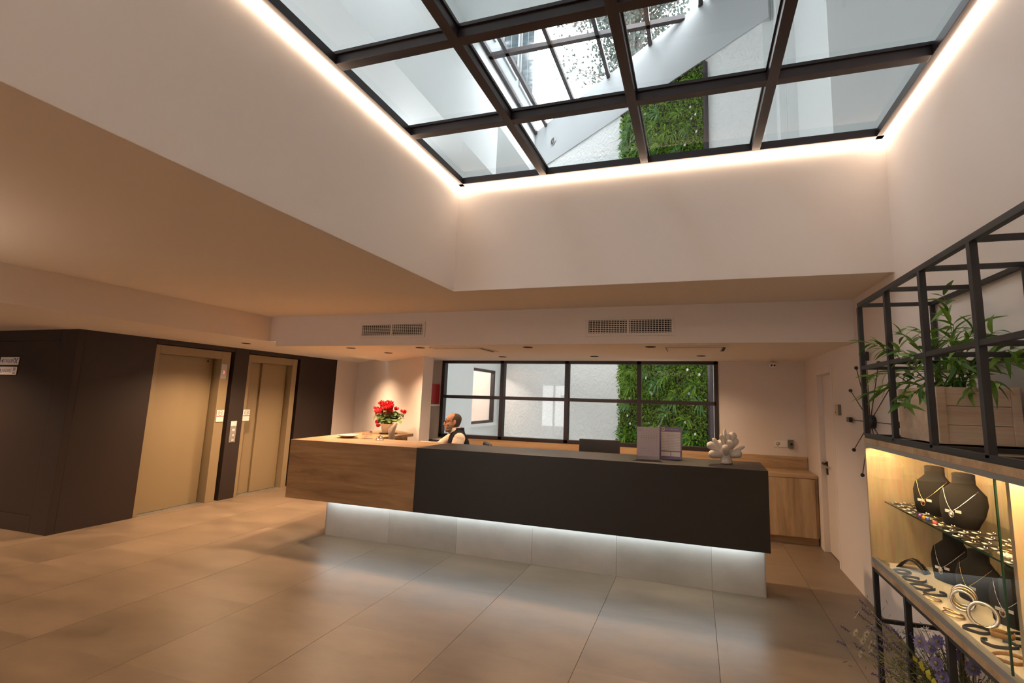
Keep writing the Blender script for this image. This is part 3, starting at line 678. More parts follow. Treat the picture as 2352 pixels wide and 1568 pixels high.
# inner worktop for staff
iw = thing('staff_worktop', 'low dark worktop behind the desk in front of the receptionist', 'desk', (-3.62, 5.45, 0))
MB().box(-3.93, -3.34, 5.16, 6.0, .74, .77).build('worktop', M['oakh'], iw, bev=.003)
MB().box(-3.92, -3.89, 5.2, 5.98, 0, .74).build('side_panel', M['oakv'], iw); MB().box(-3.34, -2.55, 5.13, 5.37, .74, .77).build('worktop', M['oakh'], iw, bev=.003); MB().box(-2.58, -2.55, 5.14, 5.36, 0, .74).build('side_panel', M['oakv'], iw)

# ------------------------------------------------------------------ rear counter with cupboards
rc = thing('rear_counter', 'pale oak counter with upstand and cupboards along the rear wall', 'counter', (-1.3, 6.65, 0))
CX0, CX1, CYF, CZT = -4.0, 1.393, 6.389, .81
MB().box(CX0, CX1, CYF, YW-.002, CZT-.04, CZT).build('worktop', M['oakh'], rc, bev=.003)
MB().box(CX0, CX1, YW-.022, YW-.003, CZT, WZ0-.012).build('upstand', M['oakh'], rc, bev=.002)
MB().box(CX0, CX1-.004, CYF+.06, YW-.01, .0, .085).build('toe_kick', M['oakh'], rc)
MB().box(CX0, CX1, CYF+.02, YW-.01, .085, CZT-.04).build('carcass', M['oakv'], rc)
ds = [.72, .10, -.52, -1.14, -1.76, -2.38, -3.0, -3.62]
x1 = CX1-.03
for x0 in [.785]+[.735-.64*k for k in range(1, 8)]:
    MB().box(x0+.003, x1-.003, CYF, CYF+.02, .09, CZT-.045).build('cupboard_door', M['oakv'], rc, bev=.002); x1 = x0 if x0 > .75 else x0
    if x0 == .785: MB().box(.737, .783, CYF, CYF+.02, .09, CZT-.045).build('filler_strip', M['oakv'], rc); x1 = .735

# ------------------------------------------------------------------ wall fittings
t = thing('security_camera', 'small white twin-lens camera high on the rear wall', 'camera', (1.02, YW, 2.19))
MB().box(.99, 1.07, YW-.03, YW, 2.185, 2.212).build('mount', M['white'], t, bev=.004)
MB().ball((1.015, YW-.05, 2.165), .052, 16, (1, .8, .8)).build('housing', M['white'], t)
for x in (.993, 1.030): MB().ball((x, YW-.092, 2.158), .013, 10).build('lens', M['blackp'], t)
t = thing('wall_socket', 'white double socket plate on the rear wall', 'socket', (1.08, YW, 1.12))
MB().box(1.005, 1.17, YW-.010, YW, 1.085, 1.168).build('plate', M['white'], t, bev=.003)
MB().tube([(1.047, YW-.0101, 1.127), (1.047, YW-.012, 1.127)], .024, 18).build('socket_ring', M['greyp'], t)
MB().tube([(1.047, YW-.012, 1.127), (1.047, YW-.0128, 1.127)], .019, 18).build('socket_face', M['white'], t)
for z in (1.135, 1.118): MB().ball((1.047, YW-.013, z), .004, 6).build('pin_hole', M['dark'], t)
MB().box(1.092, 1.163, YW-.0125, YW-.010, 1.094, 1.160).build('blank_rocker', M['white'], t, bev=.002)
t = thing('wall_switch_box', 'grey box with a dark face beside the white wall socket', 'switch', (1.21, YW, 1.08))
MB().box(1.176, 1.235, YW-.045, YW, 1.075, 1.185).build('box', M['greyp'], t, bev=.004)
MB().tube([(1.205, YW-.045, 1.13), (1.205, YW-.049, 1.13)], .016, 16).build('dial', M['blackp'], t)
t = thing('thermostat', 'small beige thermostat on the wall beside the white door', 'thermostat', (XR, 5.38, 1.55))
MB().box(XR-.034, XR-.001, 5.33, 5.43, 1.545, 1.655).build('case', M['beigep'], t, bev=.004)
MB().box(XR-.030, XR-.001, 5.325, 5.33, 1.55, 1.65).build('side_grille', M['greyp'], t)
MB().ball((XR-.035, 5.39, 1.575), .007, 8).build('led', M['redp'], t)
# sunburst clock
CK = (XR, 4.44, 1.515)
t = thing('wall_clock', 'black sunburst wall clock with thin rays behind the rack', 'clock', CK)
MB().tube([(XR-.002, CK[1], CK[2]), (XR-.06, CK[1], CK[2])], .055, 24).build('hub', M['blackp'], t)
MB().tube([(XR-.06, CK[1], CK[2]), (XR-.063, CK[1], CK[2])], .045, 24).build('dial', M['greyp'], t)
for k in range(12):
    a = 2*PI*k/12; d = Vector((0, math.sin(a), math.cos(a))); c0 = Vector(CK)+Vector((-.03, 0, 0)); r1 = .53 if k % 3 else .50
    MB().tube([c0+d*.05, c0+d*r1], .0035, 6).build('ray', M['blackp'], t)
    e = c0+d*r1
    if k % 3: MB().ball(tuple(e), .017, 10).build('hour_ball', M['blackp'], t)
    else: b = MB(); u = Vector((1, 0, 0)); s_ = u.cross(d); b.bar(e, e+d*.075, .045, .03, u); b.build('hour_block', M['blackp'], t, bev=.003)
b = MB(); b.bar((XR-.065, CK[1], CK[2]), (XR-.065, CK[1]+.02, CK[2]+.032), .004, .002, (1, 0, 0)); b.bar((XR-.066, CK[1], CK[2]), (XR-.066, CK[1]-.036, CK[2]+.012), .003, .002, (1, 0, 0)); b.build('hands', M['silver'], t)

# ------------------------------------------------------------------ steel rack
XF, RY, RT, RB, RM = .998, 3.30, 2.262, 1.462, 1.87
rk = thing('steel_rack', 'tall black steel frame rack holding the lit display case along the right wall', 'rack', (1.2, 2.3, 0))
bw = .026; XBk = XR-.018
ys = [3.30, 2.87, 2.46, 2.05, 1.64, 1.23, .82]
YN = ys[-1]
def rb(p, q, nm, w=bw): MB().bar(p, q, w, w).build(nm, M['steel'], rk, bev=.001)
for y in ys:
    rb((XF, y, RB), (XF, y, RT-bw/2), 'upright'); rb((XF, y, RT), (XBk, y, RT), 'top_crossbar', .022)
    rb((XF, y, RM), (XBk, y, RM), 'middle_crossbar', .020)
for y in (ys[0], ys[2], ys[4], ys[6]): rb((XBk, y, RB), (XBk, y, RT), 'rear_upright', .022)
rb((XF, YN, RT), (XF, RY, RT), 'top_rail'); rb((XBk, YN, RT), (XBk, RY, RT), 'rear_top_rail', .022)
rb((XF, YN, RM), (XF, RY, RM), 'middle_rail', .022); rb((XBk, YN, RM), (XBk, RY, RM), 'rear_middle_rail', .020)
rb((XF, YN, RB), (XF, RY, RB), 'bottom_rail'); rb((XBk, YN, RB), (XBk, RY, RB), 'rear_bottom_rail', .022)
for y in ys: rb((XF, y, RB), (XBk, y, RB), 'bottom_crossbar', .02)
CB, CT = .715, 1.448
for y in ys: rb((XF, y, 0), (XF, y, CB-.002), 'lower_upright')
for y in (ys[0], ys[2], ys[4], ys[6]): rb((XBk, y, 0), (XBk, y, CB-.002), 'rear_lower_upright', .022)
rb((XF+.0, YN, CB-.014), (XF, RY, CB-.014), 'lower_front_rail', .02)
for y in (ys[0], ys[2], ys[4]): rb((XF, y, .42), (XBk, y, .42), 'lower_crossbar', .02)
rb((XBk, YN, .42), (XBk, RY, .42), 'rear_lower_rail', .02)
# display case
cs = thing('display_case', 'lit oak display case with sliding glass front inside the steel rack', 'display case', (1.2, 2.3, CB))
CX = .980; PY = 2.02
MB().box(CX, XR-.004, YN, RY, CT-.03, CT).build('top_panel', M['oakh'], cs, bev=.001)
MB().box(CX, XR-.004, YN, RY, CB, CB+.03).build('bottom_panel', M['oakh'], cs, bev=.001)
MB().box(CX, XR-.004, RY-.02, RY, CB+.03, CT-.03).build('end_panel', M['case'], cs)
MB().box(XR-.016, XR-.005, YN, RY-.02, CB+.03, CT-.03).build('back_panel', M['case'], cs)
MB().box(CX+.035, XR-.016, PY-.02, PY, CB+.03, CT-.03).build('partition', M['case'], cs)
MB().box(CX, CX+.03, YN, RY-.02, CB+.03, CB+.055).build('glass_track', M['alu'], cs, bev=.001)
MB().box(CX, CX+.03, YN, RY-.02, CT-.052, CT-.03).build('glass_track', M['alu'], cs, bev=.001)
def pane(x, y0, y1, nm='glass_door'):
    MB().quad((x, y0, CB+.055), (x, y1, CB+.055), (x, y1, CT-.052), (x, y0, CT-.052)).build(nm, M['caseglass'], cs)
    MB().box(x-.003, x+.003, y0-.003, y0+.003, CB+.055, CT-.052).build('glass_edge', M['edge'], cs)
pane(CX+.010, 2.03, RY-.02); pane(CX+.022, YN, 2.09)
MB().box(CX+.045, CX+.06, PY+.02, RY-.08, CT-.042, CT-.031).build('led_strip', M['caseled'], cs)
MB().box(CX+.045, CX+.06, YN+.02, PY-.04, CT-.042, CT-.031).build('led_strip', M['caseled'], cs)
SZ = 1.088
sh = MB().box(1.062, XR-.018, PY+.012, RY-.021, SZ-.006, SZ).build('glass_shelf', M['caseglass'], cs)
MB().box(1.0605, 1.0625, PY+.012, RY-.021, SZ-.0062, SZ+.0002).build('shelf_edge', M['edge'], sh)
MB().box(1.062, XR-.018, YN+.1, PY-.10, SZ-.006, SZ).build('glass_shelf', M['caseglass'], cs)
MB().box(1.0605, 1.0625, YN+.1, PY-.10, SZ-.0062, SZ+.0002).build('shelf_edge', M['edge'], cs)
FZ = CB+.032
cl = MB(); cl.box(CX+.036, XR-.02, PY+.004, RY-.03, FZ-.001, FZ+.003); tag(cl.build('display_cloth', M['cream']), 'cream cloth covering the floor of the lit display case', 'cloth')
FZ += .004
# necklace busts
def bust(x, y, z, rz, s, label, grp):
    t = thing('necklace_bust', label, 'display bust', (x, y, z), grp, rz)
    ORG[t.name] = Vector()
    b = MB(); prof = [(.072, .085, .0), (.078, .095, .06), (.076, .105, .11), (.066, .098, .15), (.050, .070, .175), (.043, .050, .195), (.045, .048, .225), (.046, .049, .238), (.035, .038, .243), (.004, .004, .244)]
    vs = []; n = 22
    for rx, ry, zz in prof:
        lean = .035*(1-min(zz/.2, 1))
        for j in range(n):
            a = 2*PI*j/n; vs.append((s*(rx*.62*math.cos(a)-lean-(.02 if math.cos(a) > 0 and zz < .03 else 0)), s*ry*math.sin(a)*(1 if zz > .02 else .9), s*zz))
    fs = [(i*n+j, i*n+(j+1) % n, (i+1)*n+(j+1) % n, (i+1)*n+j) for i in range(len(prof)-1) for j in range(n)]+[tuple(range(n))[::-1]]
    b.add(vs, fs, True); b.build('bust_body', M['velvet'], t)
    return t
def necklace(x, y, z, rz, s, metal, stone, label, drop=.10):
    t = thing('necklace', label, 'necklace', (x, y, z), None, rz); ORG[t.name] = Vector()
    pts = []
    for i in range(17):
        u = -1+2*i/16; hh = .172-drop*(1-abs(u)**1.3)
        fx = -(.050+.035*(1-min(hh/.2, 1))+.018*(1-abs(u)))+.028*abs(u)**2
        pts.append((s*fx, s*.078*u, s*hh))
    b = MB(); b.tube(pts, .0010*s, 5); b.build('chain', metal, t)
    p = pts[8]; MB().tube([(p[0]-.004, p[1]+.010*math.cos(a), p[2]-.014+.014*math.sin(a)) for a in [2*PI*i/14 for i in range(14)]], .0028, 6, closed=True).build('pendant', metal, t)
    MB().ball((p[0]-.005, p[1], p[2]-.014), .0065, 8).build('stone', stone, t)
    q = pts[5]; MB().box(q[0]-.006, q[0]-.004, q[1]-.004, q[1]+.022, q[2]-.034, q[2]-.022).build('price_tag', M['paper'], t); q = pts[9]
    MB().box(p[0]-.006, p[0]-.004, p[1]-.004, p[1]+.026, p[2]-.008, p[2]+.004).build('price_tag', M['paper'], t)
GB = 'necklace busts in the display case'
bl = [(1.215, 3.02, SZ, .55, 1.0, 'black necklace bust on the glass shelf, the one nearer the lit end panel'),
      (1.225, 2.76, SZ, .55, 1.0, 'black necklace bust on the glass shelf, the one nearer the partition'),
      (1.285, 3.05, FZ, .5, 1.0, 'black necklace bust on the case floor nearest the lit end panel'),
      (1.275, 2.80, FZ, .5, .92, 'middle black necklace bust of the three on the case floor'),
      (1.285, 2.55, FZ, .5, .92, 'black necklace bust on the case floor nearest the partition')]
M['ruby'] = plain('dark_red_stone', (.22, .02, .02), .15); M['pearl'] = plain('pearl', (.80, .74, .66), .25)
nl = [(M['gold'], M['ruby'], 'gold necklace with a red oval pendant on the upper left bust'), (M['silver'], M['pearl'], 'fine chain with a pearl drop pendant on the upper right bust'),
      (M['silver'], M['pearl'], 'thin silver necklace on the lower bust nearest the end panel'), (M['gold'], M['pearl'], 'gold chain necklace on the middle lower bust'), (M['silver'], M['ruby'], 'short silver necklace on the lower bust nearest the partition')]
for a, c in zip(bl, nl): bust(*a, GB); necklace(*a[:5], *c)
# earring cards on the glass shelf
def card(x, y, rz, label, st):
    b = MB(); b.X = Matrix.Translation((x, y, SZ)) @ Matrix.Rotation(rz, 4, 'Z')
    b.box(-.021, .021, -.017, .017, .0004, .0022); b.mi = 1; b.box(-.019, -.007, -.012, .012, .0022, .0034); b.mi = 2
    b.ball((.006, -.008, .006), .0045, 8); b.ball((.006, .008, .006), .0045, 8)
    tag(b.build('earring_card', [M['blackp'], M['paper'], st]), label, 'earrings', 'earring cards on the glass shelf')
n = 0
for i in range(13):
    for j in range(4):
        x = 1.088+j*.055; y = 3.225-i*.088+R.uniform(-.01, .01)
        if j >= 2 and .0 < i and y < 3.14 and y > 2.62: continue
        if j == 0 and i in (4, 5, 11): continue
        if y < 2.06: continue
        card(x+R.uniform(-.005, .005), y, R.uniform(-.25, .25)+.1, 'small black earring card with two studs and white tag on glass shelf', [M['silver'], M['pearl'], M['gold']][n % 3]); n += 1
for k, (c_, nm) in enumerate([((.20, .06, .35), 'violet'), ((.65, .32, .03), 'orange'), ((.05, .08, .42), 'blue'), ((.60, .10, .10), 'pink')]):
    y = 2.875-.04*k-(.03 if k == 3 else 0); b = MB(); m_ = plain(nm+'_glass_bead', c_, .15)
    b.ball((1.082, y, SZ+.009), .010, 10); b.mi = 1; b.tube([(1.09, y, SZ+.004), (1.135, y-.012, SZ+.004)], .0022, 6)
    tag(b.build('bead_hairpin', [m_, M['gold']]), nm+' glass bead pin at the front edge of the glass shelf', 'pin', 'bead pins on the glass shelf')
b = MB()
for i in range(5):
    for j in range(3): b.ball((1.10+.012*j, 2.27-.013*i, SZ+.006), .0065, 8)
tag(b.build('pearl_brooch', M['pearl']), 'clustered pearl brooch on the glass shelf near the partition', 'brooch')
for k, (x, y) in enumerate([(1.16, 2.33), (1.18, 2.24), (1.23, 2.42), (1.25, 2.30)]):
    b = MB(); b.tube([(x+.026*math.cos(a), y+.02*math.sin(a), SZ+.005) for a in [2*PI*i/18 for i in range(18)]], .0045, 6, closed=True)
    tag(b.build('ring_bangle', M['silver'] if k % 2 else M['gold']), ['gold hoop nearest the shelf edge among the glass shelf hoops', 'silver hoop nearest the partition on the front half of glass shelf', 'gold hoop farthest from the partition at back of glass shelf', 'silver hoop at the back of glass shelf near partition'][k], 'hoop', 'hoops on the glass shelf')
for k in range(6):
    x, y = 1.27+.022*(k % 3), 2.36+.05*(k//3); b = MB(); b.tube([(x, y, SZ), (x-.01, y+.012, SZ+.035)], .004, 6); b.mi = 1; b.ball((x-.012, y+.014, SZ+.04), .008, 8)
    tag(b.build('hat_pin', [M['blackp'], M['silver']]), 'short black and silver pin standing at back of the glass shelf', 'pin', 'standing pins on the glass shelf')
# things on the case floor
def ringpts(x, y, z, r, tilt, az, n=26):
    X = Matrix.Translation((x, y, z)) @ Matrix.Rotation(az, 4, 'Z') @ Matrix.Rotation(tilt, 4, 'Y')
    return [X @ Vector((r*math.cos(2*PI*i/n), r*math.sin(2*PI*i/n), 0)) for i in range(n)]
def bangle(x, y, r, tilt, az, th, mat, label):
    z = FZ+r*abs(math.sin(tilt))+th*abs(math.cos(tilt))
    tag(MB().tube(ringpts(x, y, z, r, tilt, az), th, 10, closed=True).build('bangle', mat), label, 'bangle', 'bangles on the case floor')
bangle(1.130, 2.640, .040, 1.15, -2.0, .0055, M['silver'], 'silver bangle leaning at the front of the bangle stack')
bangle(1.150, 2.675, .041, 1.15, -2.0, .0055, M['gold'], 'gold bangle in the middle of the leaning stack')
bangle(1.168, 2.712, .041, 1.15, -2.0, .0055, M['silver'], 'silver bangle at the back of the leaning stack')
bangle(1.125, 2.475, .046, 1.1, -2.0, .0075, M['silver'], 'thick silver bangle standing alone nearer the partition')
bangle(1.055, 2.55, .036, .12, 0, .003, M['gold'], 'thin gold bangle lying flat near the glass front')
bangle(1.062, 2.565, .034, .3, .4, .003, M['gold'], 'second thin gold bangle lying on the flat one')
bangle(1.045, 2.72, .034, .15, 0, .0035, M['gold'], 'gold bangle lying flat under the leather bracelets')
def strap(x, y, r, az, mat, label, n=20, w=.012):
    b = MB(); vs = []
    for i in range(n+1):
        a = 2*PI*i/n*.86; px, py = x+r*1.6*math.cos(a+az), y+r*math.sin(a+az); z = FZ+.002+.004*abs(math.sin(a*1.5))
        vs += [(px, py, z), (px, py, z+w)]
    b.add(vs, [(2*i, 2*i+2, 2*i+3, 2*i+1) for i in range(n)], True)
    o = b.build('leather_bracelet', mat); m_ = o.modifiers.new('thick', 'SOLIDIFY'); m_.thickness = .003
    tag(o, label, 'bracelet', 'bracelets on the case floor')
M['leatherb'] = plain('black_leather', (.02, .022, .03), .5); M['leathert'] = plain('tan_leather', (.40, .22, .07), .5)
strap(1.055, 3.08, .030, .3, M['leatherb'], 'dark bracelet on the cloth nearest the end panel')
strap(1.070, 2.97, .034, .9, M['leatherb'], 'dark bracelet second from the end panel')
strap(1.060, 2.86, .036, .4, M['leatherb'], 'dark bracelet beside the small bangle pile')
strap(1.085, 2.79, .030, 1.8, M['leatherb'], 'dark bracelet touching the leaning bangle stack')
strap(1.075, 2.41, .032, .5, M['leatherb'], 'dark bracelet before the thick silver bangle')
strap(1.140, 2.38, .024, .8, M['leathert'], 'tan leather bracelet near the partition', w=.02)
strap(1.090, 2.30, .036, 2.0, M['leatherb'], 'dark bracelet near the partition end of the case')
strap(1.200, 2.40, .026, .2, M['leatherb'], 'dark bracelet behind the tan leather one')
strap(1.060, 2.18, .036, .4, M['leathert'], 'tan bracelet closest to the partition')
b = MB(); vs = []
for i in range(25):
    a = PI*i/24; vs += [(1.10-.03+.10*i/24, 3.20-.10*i/24, FZ+.055*math.sin(a)+.001), (1.10+.01+.10*i/24, 3.235-.10*i/24, FZ+.055*math.sin(a)+.001)]
b.add(vs, [(2*i, 2*i+2, 2*i+3, 2*i+1) for i in range(24)], True)
t = thing('studded_belt', 'black studded belt arched on the case floor by the end panel', 'belt', (1.12, 3.16, FZ))
o = b.build('strap', M['leatherb'], t); o.modifiers.new('thick', 'SOLIDIFY').thickness = .004
b = MB()
for i in range(2, 23):
    a = PI*i/24
    for k in (.2, .8): b.ball((1.07+.04*k+.10*i/24, 3.20+.035*k-.10*i/24, FZ+.055*math.sin(a)+.004), .003, 6)
b.build('studs', M['gold'], t)
b = MB(); b.box(1.0, 1.03, 3.17, 3.23, FZ, FZ+.02); tag(b.build('price_card', M['alu']), 'tiny metal price card on the case floor at the end panel', 'card')
for k, (x, y) in enumerate([(1.30, 2.42), (1.32, 2.33)]):
    b = MB(); b.lathe([(.003, 0), (.024, .012), (.03, .045), (.02, .075), (.004, .085)], (x, y, FZ), 16); tag(b.build('wooden_trinket', M['leathert']), ['brown wooden trinket at back of the case floor', 'second brown wooden trinket, closer to the partition'][k], 'trinket')
tag(MB().box(1.16, 1.27, 2.24, 2.33, FZ, FZ+.006).build('jewellery_card', M['blackp']), 'flat black jewellery card on the case floor', 'card')

# ------------------------------------------------------------------ planter and bamboo
PX0, PX1, PY0, PY1, PZ0, PZ1 = 1.062, 1.375, 2.562, 2.992, 1.476, 1.733
t = thing('wooden_planter', 'pale wooden box planter standing in the upper steel rack', 'planter', (1.22, 2.78, PZ0))
def pb(nm, *r): MB().box(*r).build(nm, M['planter'], t, bev=.002)
for k in range(3):
    z0 = PZ0+k*(PZ1-PZ0)/3; z1 = z0+(PZ1-PZ0)/3-.0015
    pb('plank', PX0+.035, PX1-.035, PY0+.004, PY0+.018, z0, z1); pb('plank', PX0+.035, PX1-.035, PY1-.018, PY1-.004, z0, z1)
pb('plank', PX0, PX0+.016, PY0+.02, PY1-.02, PZ0, PZ1); pb('plank', PX1-.016, PX1, PY0+.02, PY1-.02, PZ0, PZ1)
for x in (PX0, PX1-.035):
    pb('corner_post', x, x+.035, PY0, PY0+.02, PZ0, PZ1); pb('corner_post', x, x+.035, PY1-.02, PY1, PZ0, PZ1)
MB().box(PX0+.016, PX1-.016, PY0+.02, PY1-.02, PZ0+.01, PZ1-.03).build('soil', M['soil'], t)
bamboo = thing('bamboo_plant', 'artificial bamboo with long green leaves in the wooden planter', 'plant', (1.22, 2.78, PZ1-.03))
BT = [(0.937, 3.05, 2.001), (0.933, 3.0, 1.799), (0.947, 2.95, 1.702), (1.069, 2.95, 2.043), (1.068, 2.7, 2.017), (1.28, 2.92, 2.235), (1.236, 2.75, 2.048), (1.269, 2.6, 2.029), (1.273, 2.5, 1.974), (1.30, 2.42, 1.833), (1.201, 2.35, 1.737), (1.18, 2.5, 1.699), (0.973, 2.55, 1.705), (0.921, 2.6, 1.644), (1.29, 2.4, 1.889), (0.985, 2.6, 1.871), (1.095, 2.5, 1.842), (0.948, 2.8, 1.935), (1.111, 2.45, 1.915), (1.181, 2.85, 1.985)]
lms = []
for k in range(5):                                          # five leaf shapes, shared by all leaves
    b = MB(); L0 = .070+.011*k; W0 = .0115+.002*(k % 3); n = 6; vs = []
    for i in range(n+1):
        u = i/n; w = W0*(math.sin(PI*min(1, u*.92+.05))**.8)*(1-.45*u); zc = -.22*L0*u*u*(1+.3*k % 2)+.02*L0*math.sin(PI*u)
        vs += [(L0*u, -w, zc+.25*w), (L0*u, 0, zc), (L0*u, w, zc+.25*w)]
    b.add(vs, [f for i in range(n) for f in ((3*i, 3*i+3, 3*i+4, 3*i+1), (3*i+1, 3*i+4, 3*i+5, 3*i+2))], True)
    me = bpy.data.meshes.new('leaf'); me.from_pydata([tuple(p) for p in b.v], [], b.f); me.materials.append(M['leaf'])
    me.polygons.foreach_set('use_smooth', [True]*len(b.f)); lms.append(me)
def addleaf(parent, p, d, k, sc, roll):
    o = bpy.data.objects.new('leaf', lms[k]); COL.objects.link(o); o.parent = parent
    o.location = Vector(p)-ORG[parent.name]; q = Vector(d).to_track_quat('X', 'Z'); o.rotation_euler = (q @ Euler((roll, 0, 0)).to_quaternion()).to_euler(); o.scale = (sc, sc, sc)
nl_ = 0
for i, T in enumerate(BT):
    s0 = Vector((1.22+R.uniform(-.06, .06), 2.78+R.uniform(-.08, .08), PZ1-.02)); T = Vector(T)
    mid = s0.lerp(T, .5)+Vector((0, 0, .10 if T.z < 2.1 else .03))
    if mid.x > 1.34: mid.x = 1.34
    pts = [s0*(1-u)**2+mid*2*u*(1-u)+T*u*u for u in [k/8 for k in range(9)]]
    MB().tube(pts, [.0035-.0003*k for k in range(9)], 5).build('stem', M['stem'], bamboo)
    for j in range(19):
        u = .25+.75*j/18; p = s0*(1-u)**2+mid*2*u*(1-u)+T*u*u
        tn = ((mid-s0)*(1-u)+(T-mid)*u).normalized()
        d = (tn*R.uniform(.2, 1)+Vector((R.gauss(0, .55), R.gauss(0, .55), R.gauss(.05, .5)))).normalized()
        if p.x+d.x*.1 > 1.375: d.x = -abs(d.x)
        addleaf(bamboo, p, d, R.randrange(5), R.uniform(.75, 1.15), R.uniform(-.8, .8)); nl_ += 1

# ------------------------------------------------------------------ dried flower arrangement under the case
fl_ = thing('flower_arrangement', 'dried lavender and daisies with yellow foliage under the display case', 'flowers', (1.14, 2.75, 0))
MB().lathe([(.10, 0), (.125, .02), (.14, .20), (.132, .20), (.12, .03), (.001, .025)], (1.17, 2.72, 0), 24, sy=1.6).build('pot', M['greyp'], fl_)
base = Vector((1.16, 2.70, .16)); sb = MB()
def stem(T, r=.0016, bow=.06):
    s0 = base+Vector((R.uniform(-.05, .05), R.uniform(-.14, .14), 0)); T = Vector(T); mid = s0.lerp(T, .55)+Vector((0, 0, bow))
    sb.tube([s0*(1-u)**2+mid*2*u*(1-u)+T*u*u for u in [k/6 for k in range(7)]], r, 4)
    return (T-mid).normalized()
DA_ = [(0.823, 3.05, 0.519), (0.813, 3.05, 0.43), (0.865, 3.05, 0.432), (0.847, 3.05, 0.395), (0.832, 3.05, 0.328), (0.893, 3.05, 0.376), (0.879, 3.05, 0.344), (1.03, 2.78, .60), (1.02, 2.62, .61), (0.86, 2.98, .41)]
LV = [(0.782, 3.05, 0.432), (0.766, 3.05, 0.36), (0.871, 3.05, 0.57), (0.883, 3.05, 0.53), (0.896, 3.05, 0.478), (0.857, 3.05, 0.507), (0.87, 2.85, 0.576), (0.90, 2.80, 0.558), (0.93, 2.78, 0.54), (0.85, 2.85, 0.522), (0.88, 2.8, 0.521), (0.847, 3.05, 0.347), (0.86, 2.85, 0.403), (0.885, 2.8, 0.468), (.92, 2.75, .50), (.94, 2.7, .47), (.90, 2.9, .50), (.92, 2.9, .45), (.89, 2.95, .40), (.95, 2.85, .52), (1.0, 2.8, .52), (.88, 2.9, .30), (.90, 2.85, .35), (.96, 2.65, .50)]
PU = [(0.99, 2.55, 0.64), (0.975, 2.58, 0.60), (1.05, 2.5, 0.66), (1.03, 2.52, 0.61), (0.96, 2.5, 0.572), (0.97, 2.48, 0.53), (.95, 2.62, .60), (1.06, 2.44, .60)]
for T in DA_:
    d = stem(T); T = Vector(T); b = MB(); a0 = d.orthogonal().normalized(); a1 = d.cross(a0)
    for k in range(11):
        a = 2*PI*k/11; e = math.cos(a)*a0+math.sin(a)*a1; s_ = d.cross(e)*.0042
        b.add([T+e*.004, T+e*.014+s_, T+e*.025+d*.004, T+e*.014-s_], [(0, 1, 2, 3)])
    b.mi = 1; b.ball(tuple(T+d*.002), .0055, 8); b.build('daisy', [M['daisy'], M['dry']], fl_)
for T in LV:
    d = stem(T); T = Vector(T); b = MB()
    for k in range(11):
        p = T+d*.0045*k; an = k*2.4; o1 = d.orthogonal().normalized(); e = math.cos(an)*o1+math.sin(an)*d.cross(o1)
        b.ball(tuple(p+e*.0035), .0042, 5, (1, 1, 1.2))
    b.build('lavender_spike', M['lav'], fl_)
for T in PU:
    d = (stem(T, .002)+Vector((-.8, -.5, .2))).normalized(); T = Vector(T); b = MB(); a0 = d.orthogonal().normalized(); a1 = d.cross(a0)
    for ring, (nn, rr, h) in enumerate(((12, .030, .004), (9, .020, .009))):
        for k in range(nn):
            a = 2*PI*k/nn+ring*.3; e = math.cos(a)*a0+math.sin(a)*a1; s_ = d.cross(e)*rr*.30
            b.add([T+e*.005, T+e*rr*.6+s_+d*h*.4, T+e*rr+d*h, T+e*rr*.6-s_+d*h*.4], [(0, 1, 2, 3)])
    b.mi = 1; b.ball(tuple(T+d*.006), .008, 8); b.build('violet_flower', [M['cornfl'], M['dry']], fl_)
for k in range(420):
    a = R.uniform(0, 2*PI); T = base+Vector((math.cos(a)*R.uniform(.03, .22), math.sin(a)*R.uniform(.05, .50), R.uniform(.06, .36)))
    T.x = min(T.x, 1.36); stem(T, .0011, .03)
sb.build('stems', M['dry'], fl_, kind='stuff')
b = MB()
for k in range(7000):
    p = base+Vector((R.gauss(-.09, .08), R.gauss(-.08, .24), R.uniform(-.04, .33)*R.uniform(.5, 1)+.02)); p.x = min(p.x, 1.37)
    d = Vector((R.gauss(0, 1), R.gauss(0, 1), R.gauss(.5, .8))).normalized(); s_ = d.orthogonal().normalized()*R.uniform(.0015, .003); l = R.uniform(.02, .045)
    b.add([p, p+d*l*.5+s_, p+d*l, p+d*l*.5-s_], [(0, 1, 2, 3)])
b.build('fine_foliage', leafmat('dry_foliage', (.03, .04, .010), (.13, .13, .035), .7, .2), fl_, kind='stuff')
for k in range(26):
    j = k % 13; c0 = Vector((.905+.012*j*.5, 2.54-.012*j, .545-.010*j)) if k < 13 else Vector((.97+.004*j, 2.42+.006*j, .47-.004*j))
    b = MB(); sg = 1 if j % 2 else -1; d = Vector((.2*sg, .1, .9 if j % 3 else .4)).normalized(); e = d.cross(Vector((.7, .7, 0))).normalized()*.011
    b.add([c0, c0+d*.014+e, c0+d*.030, c0+d*.014-e], [(0, 1, 2, 3)]); b.build('yellow_leaf', M['yel'], fl_)
b = MB()
for k in range(1500):
    p = Vector((1.02+R.gauss(0, .035), 2.40+R.gauss(0, .07), .40+R.gauss(0, .03))); d = Vector((R.gauss(0, 1), R.gauss(0, 1), R.gauss(.6, .6))).normalized(); e = d.orthogonal()*.003
    b.add([p, p+d*.008+e, p+d*.018, p+d*.008-e], [(0, 1, 2, 3)])
b.build('yellow_puff', M['yel'], fl_, kind='stuff')

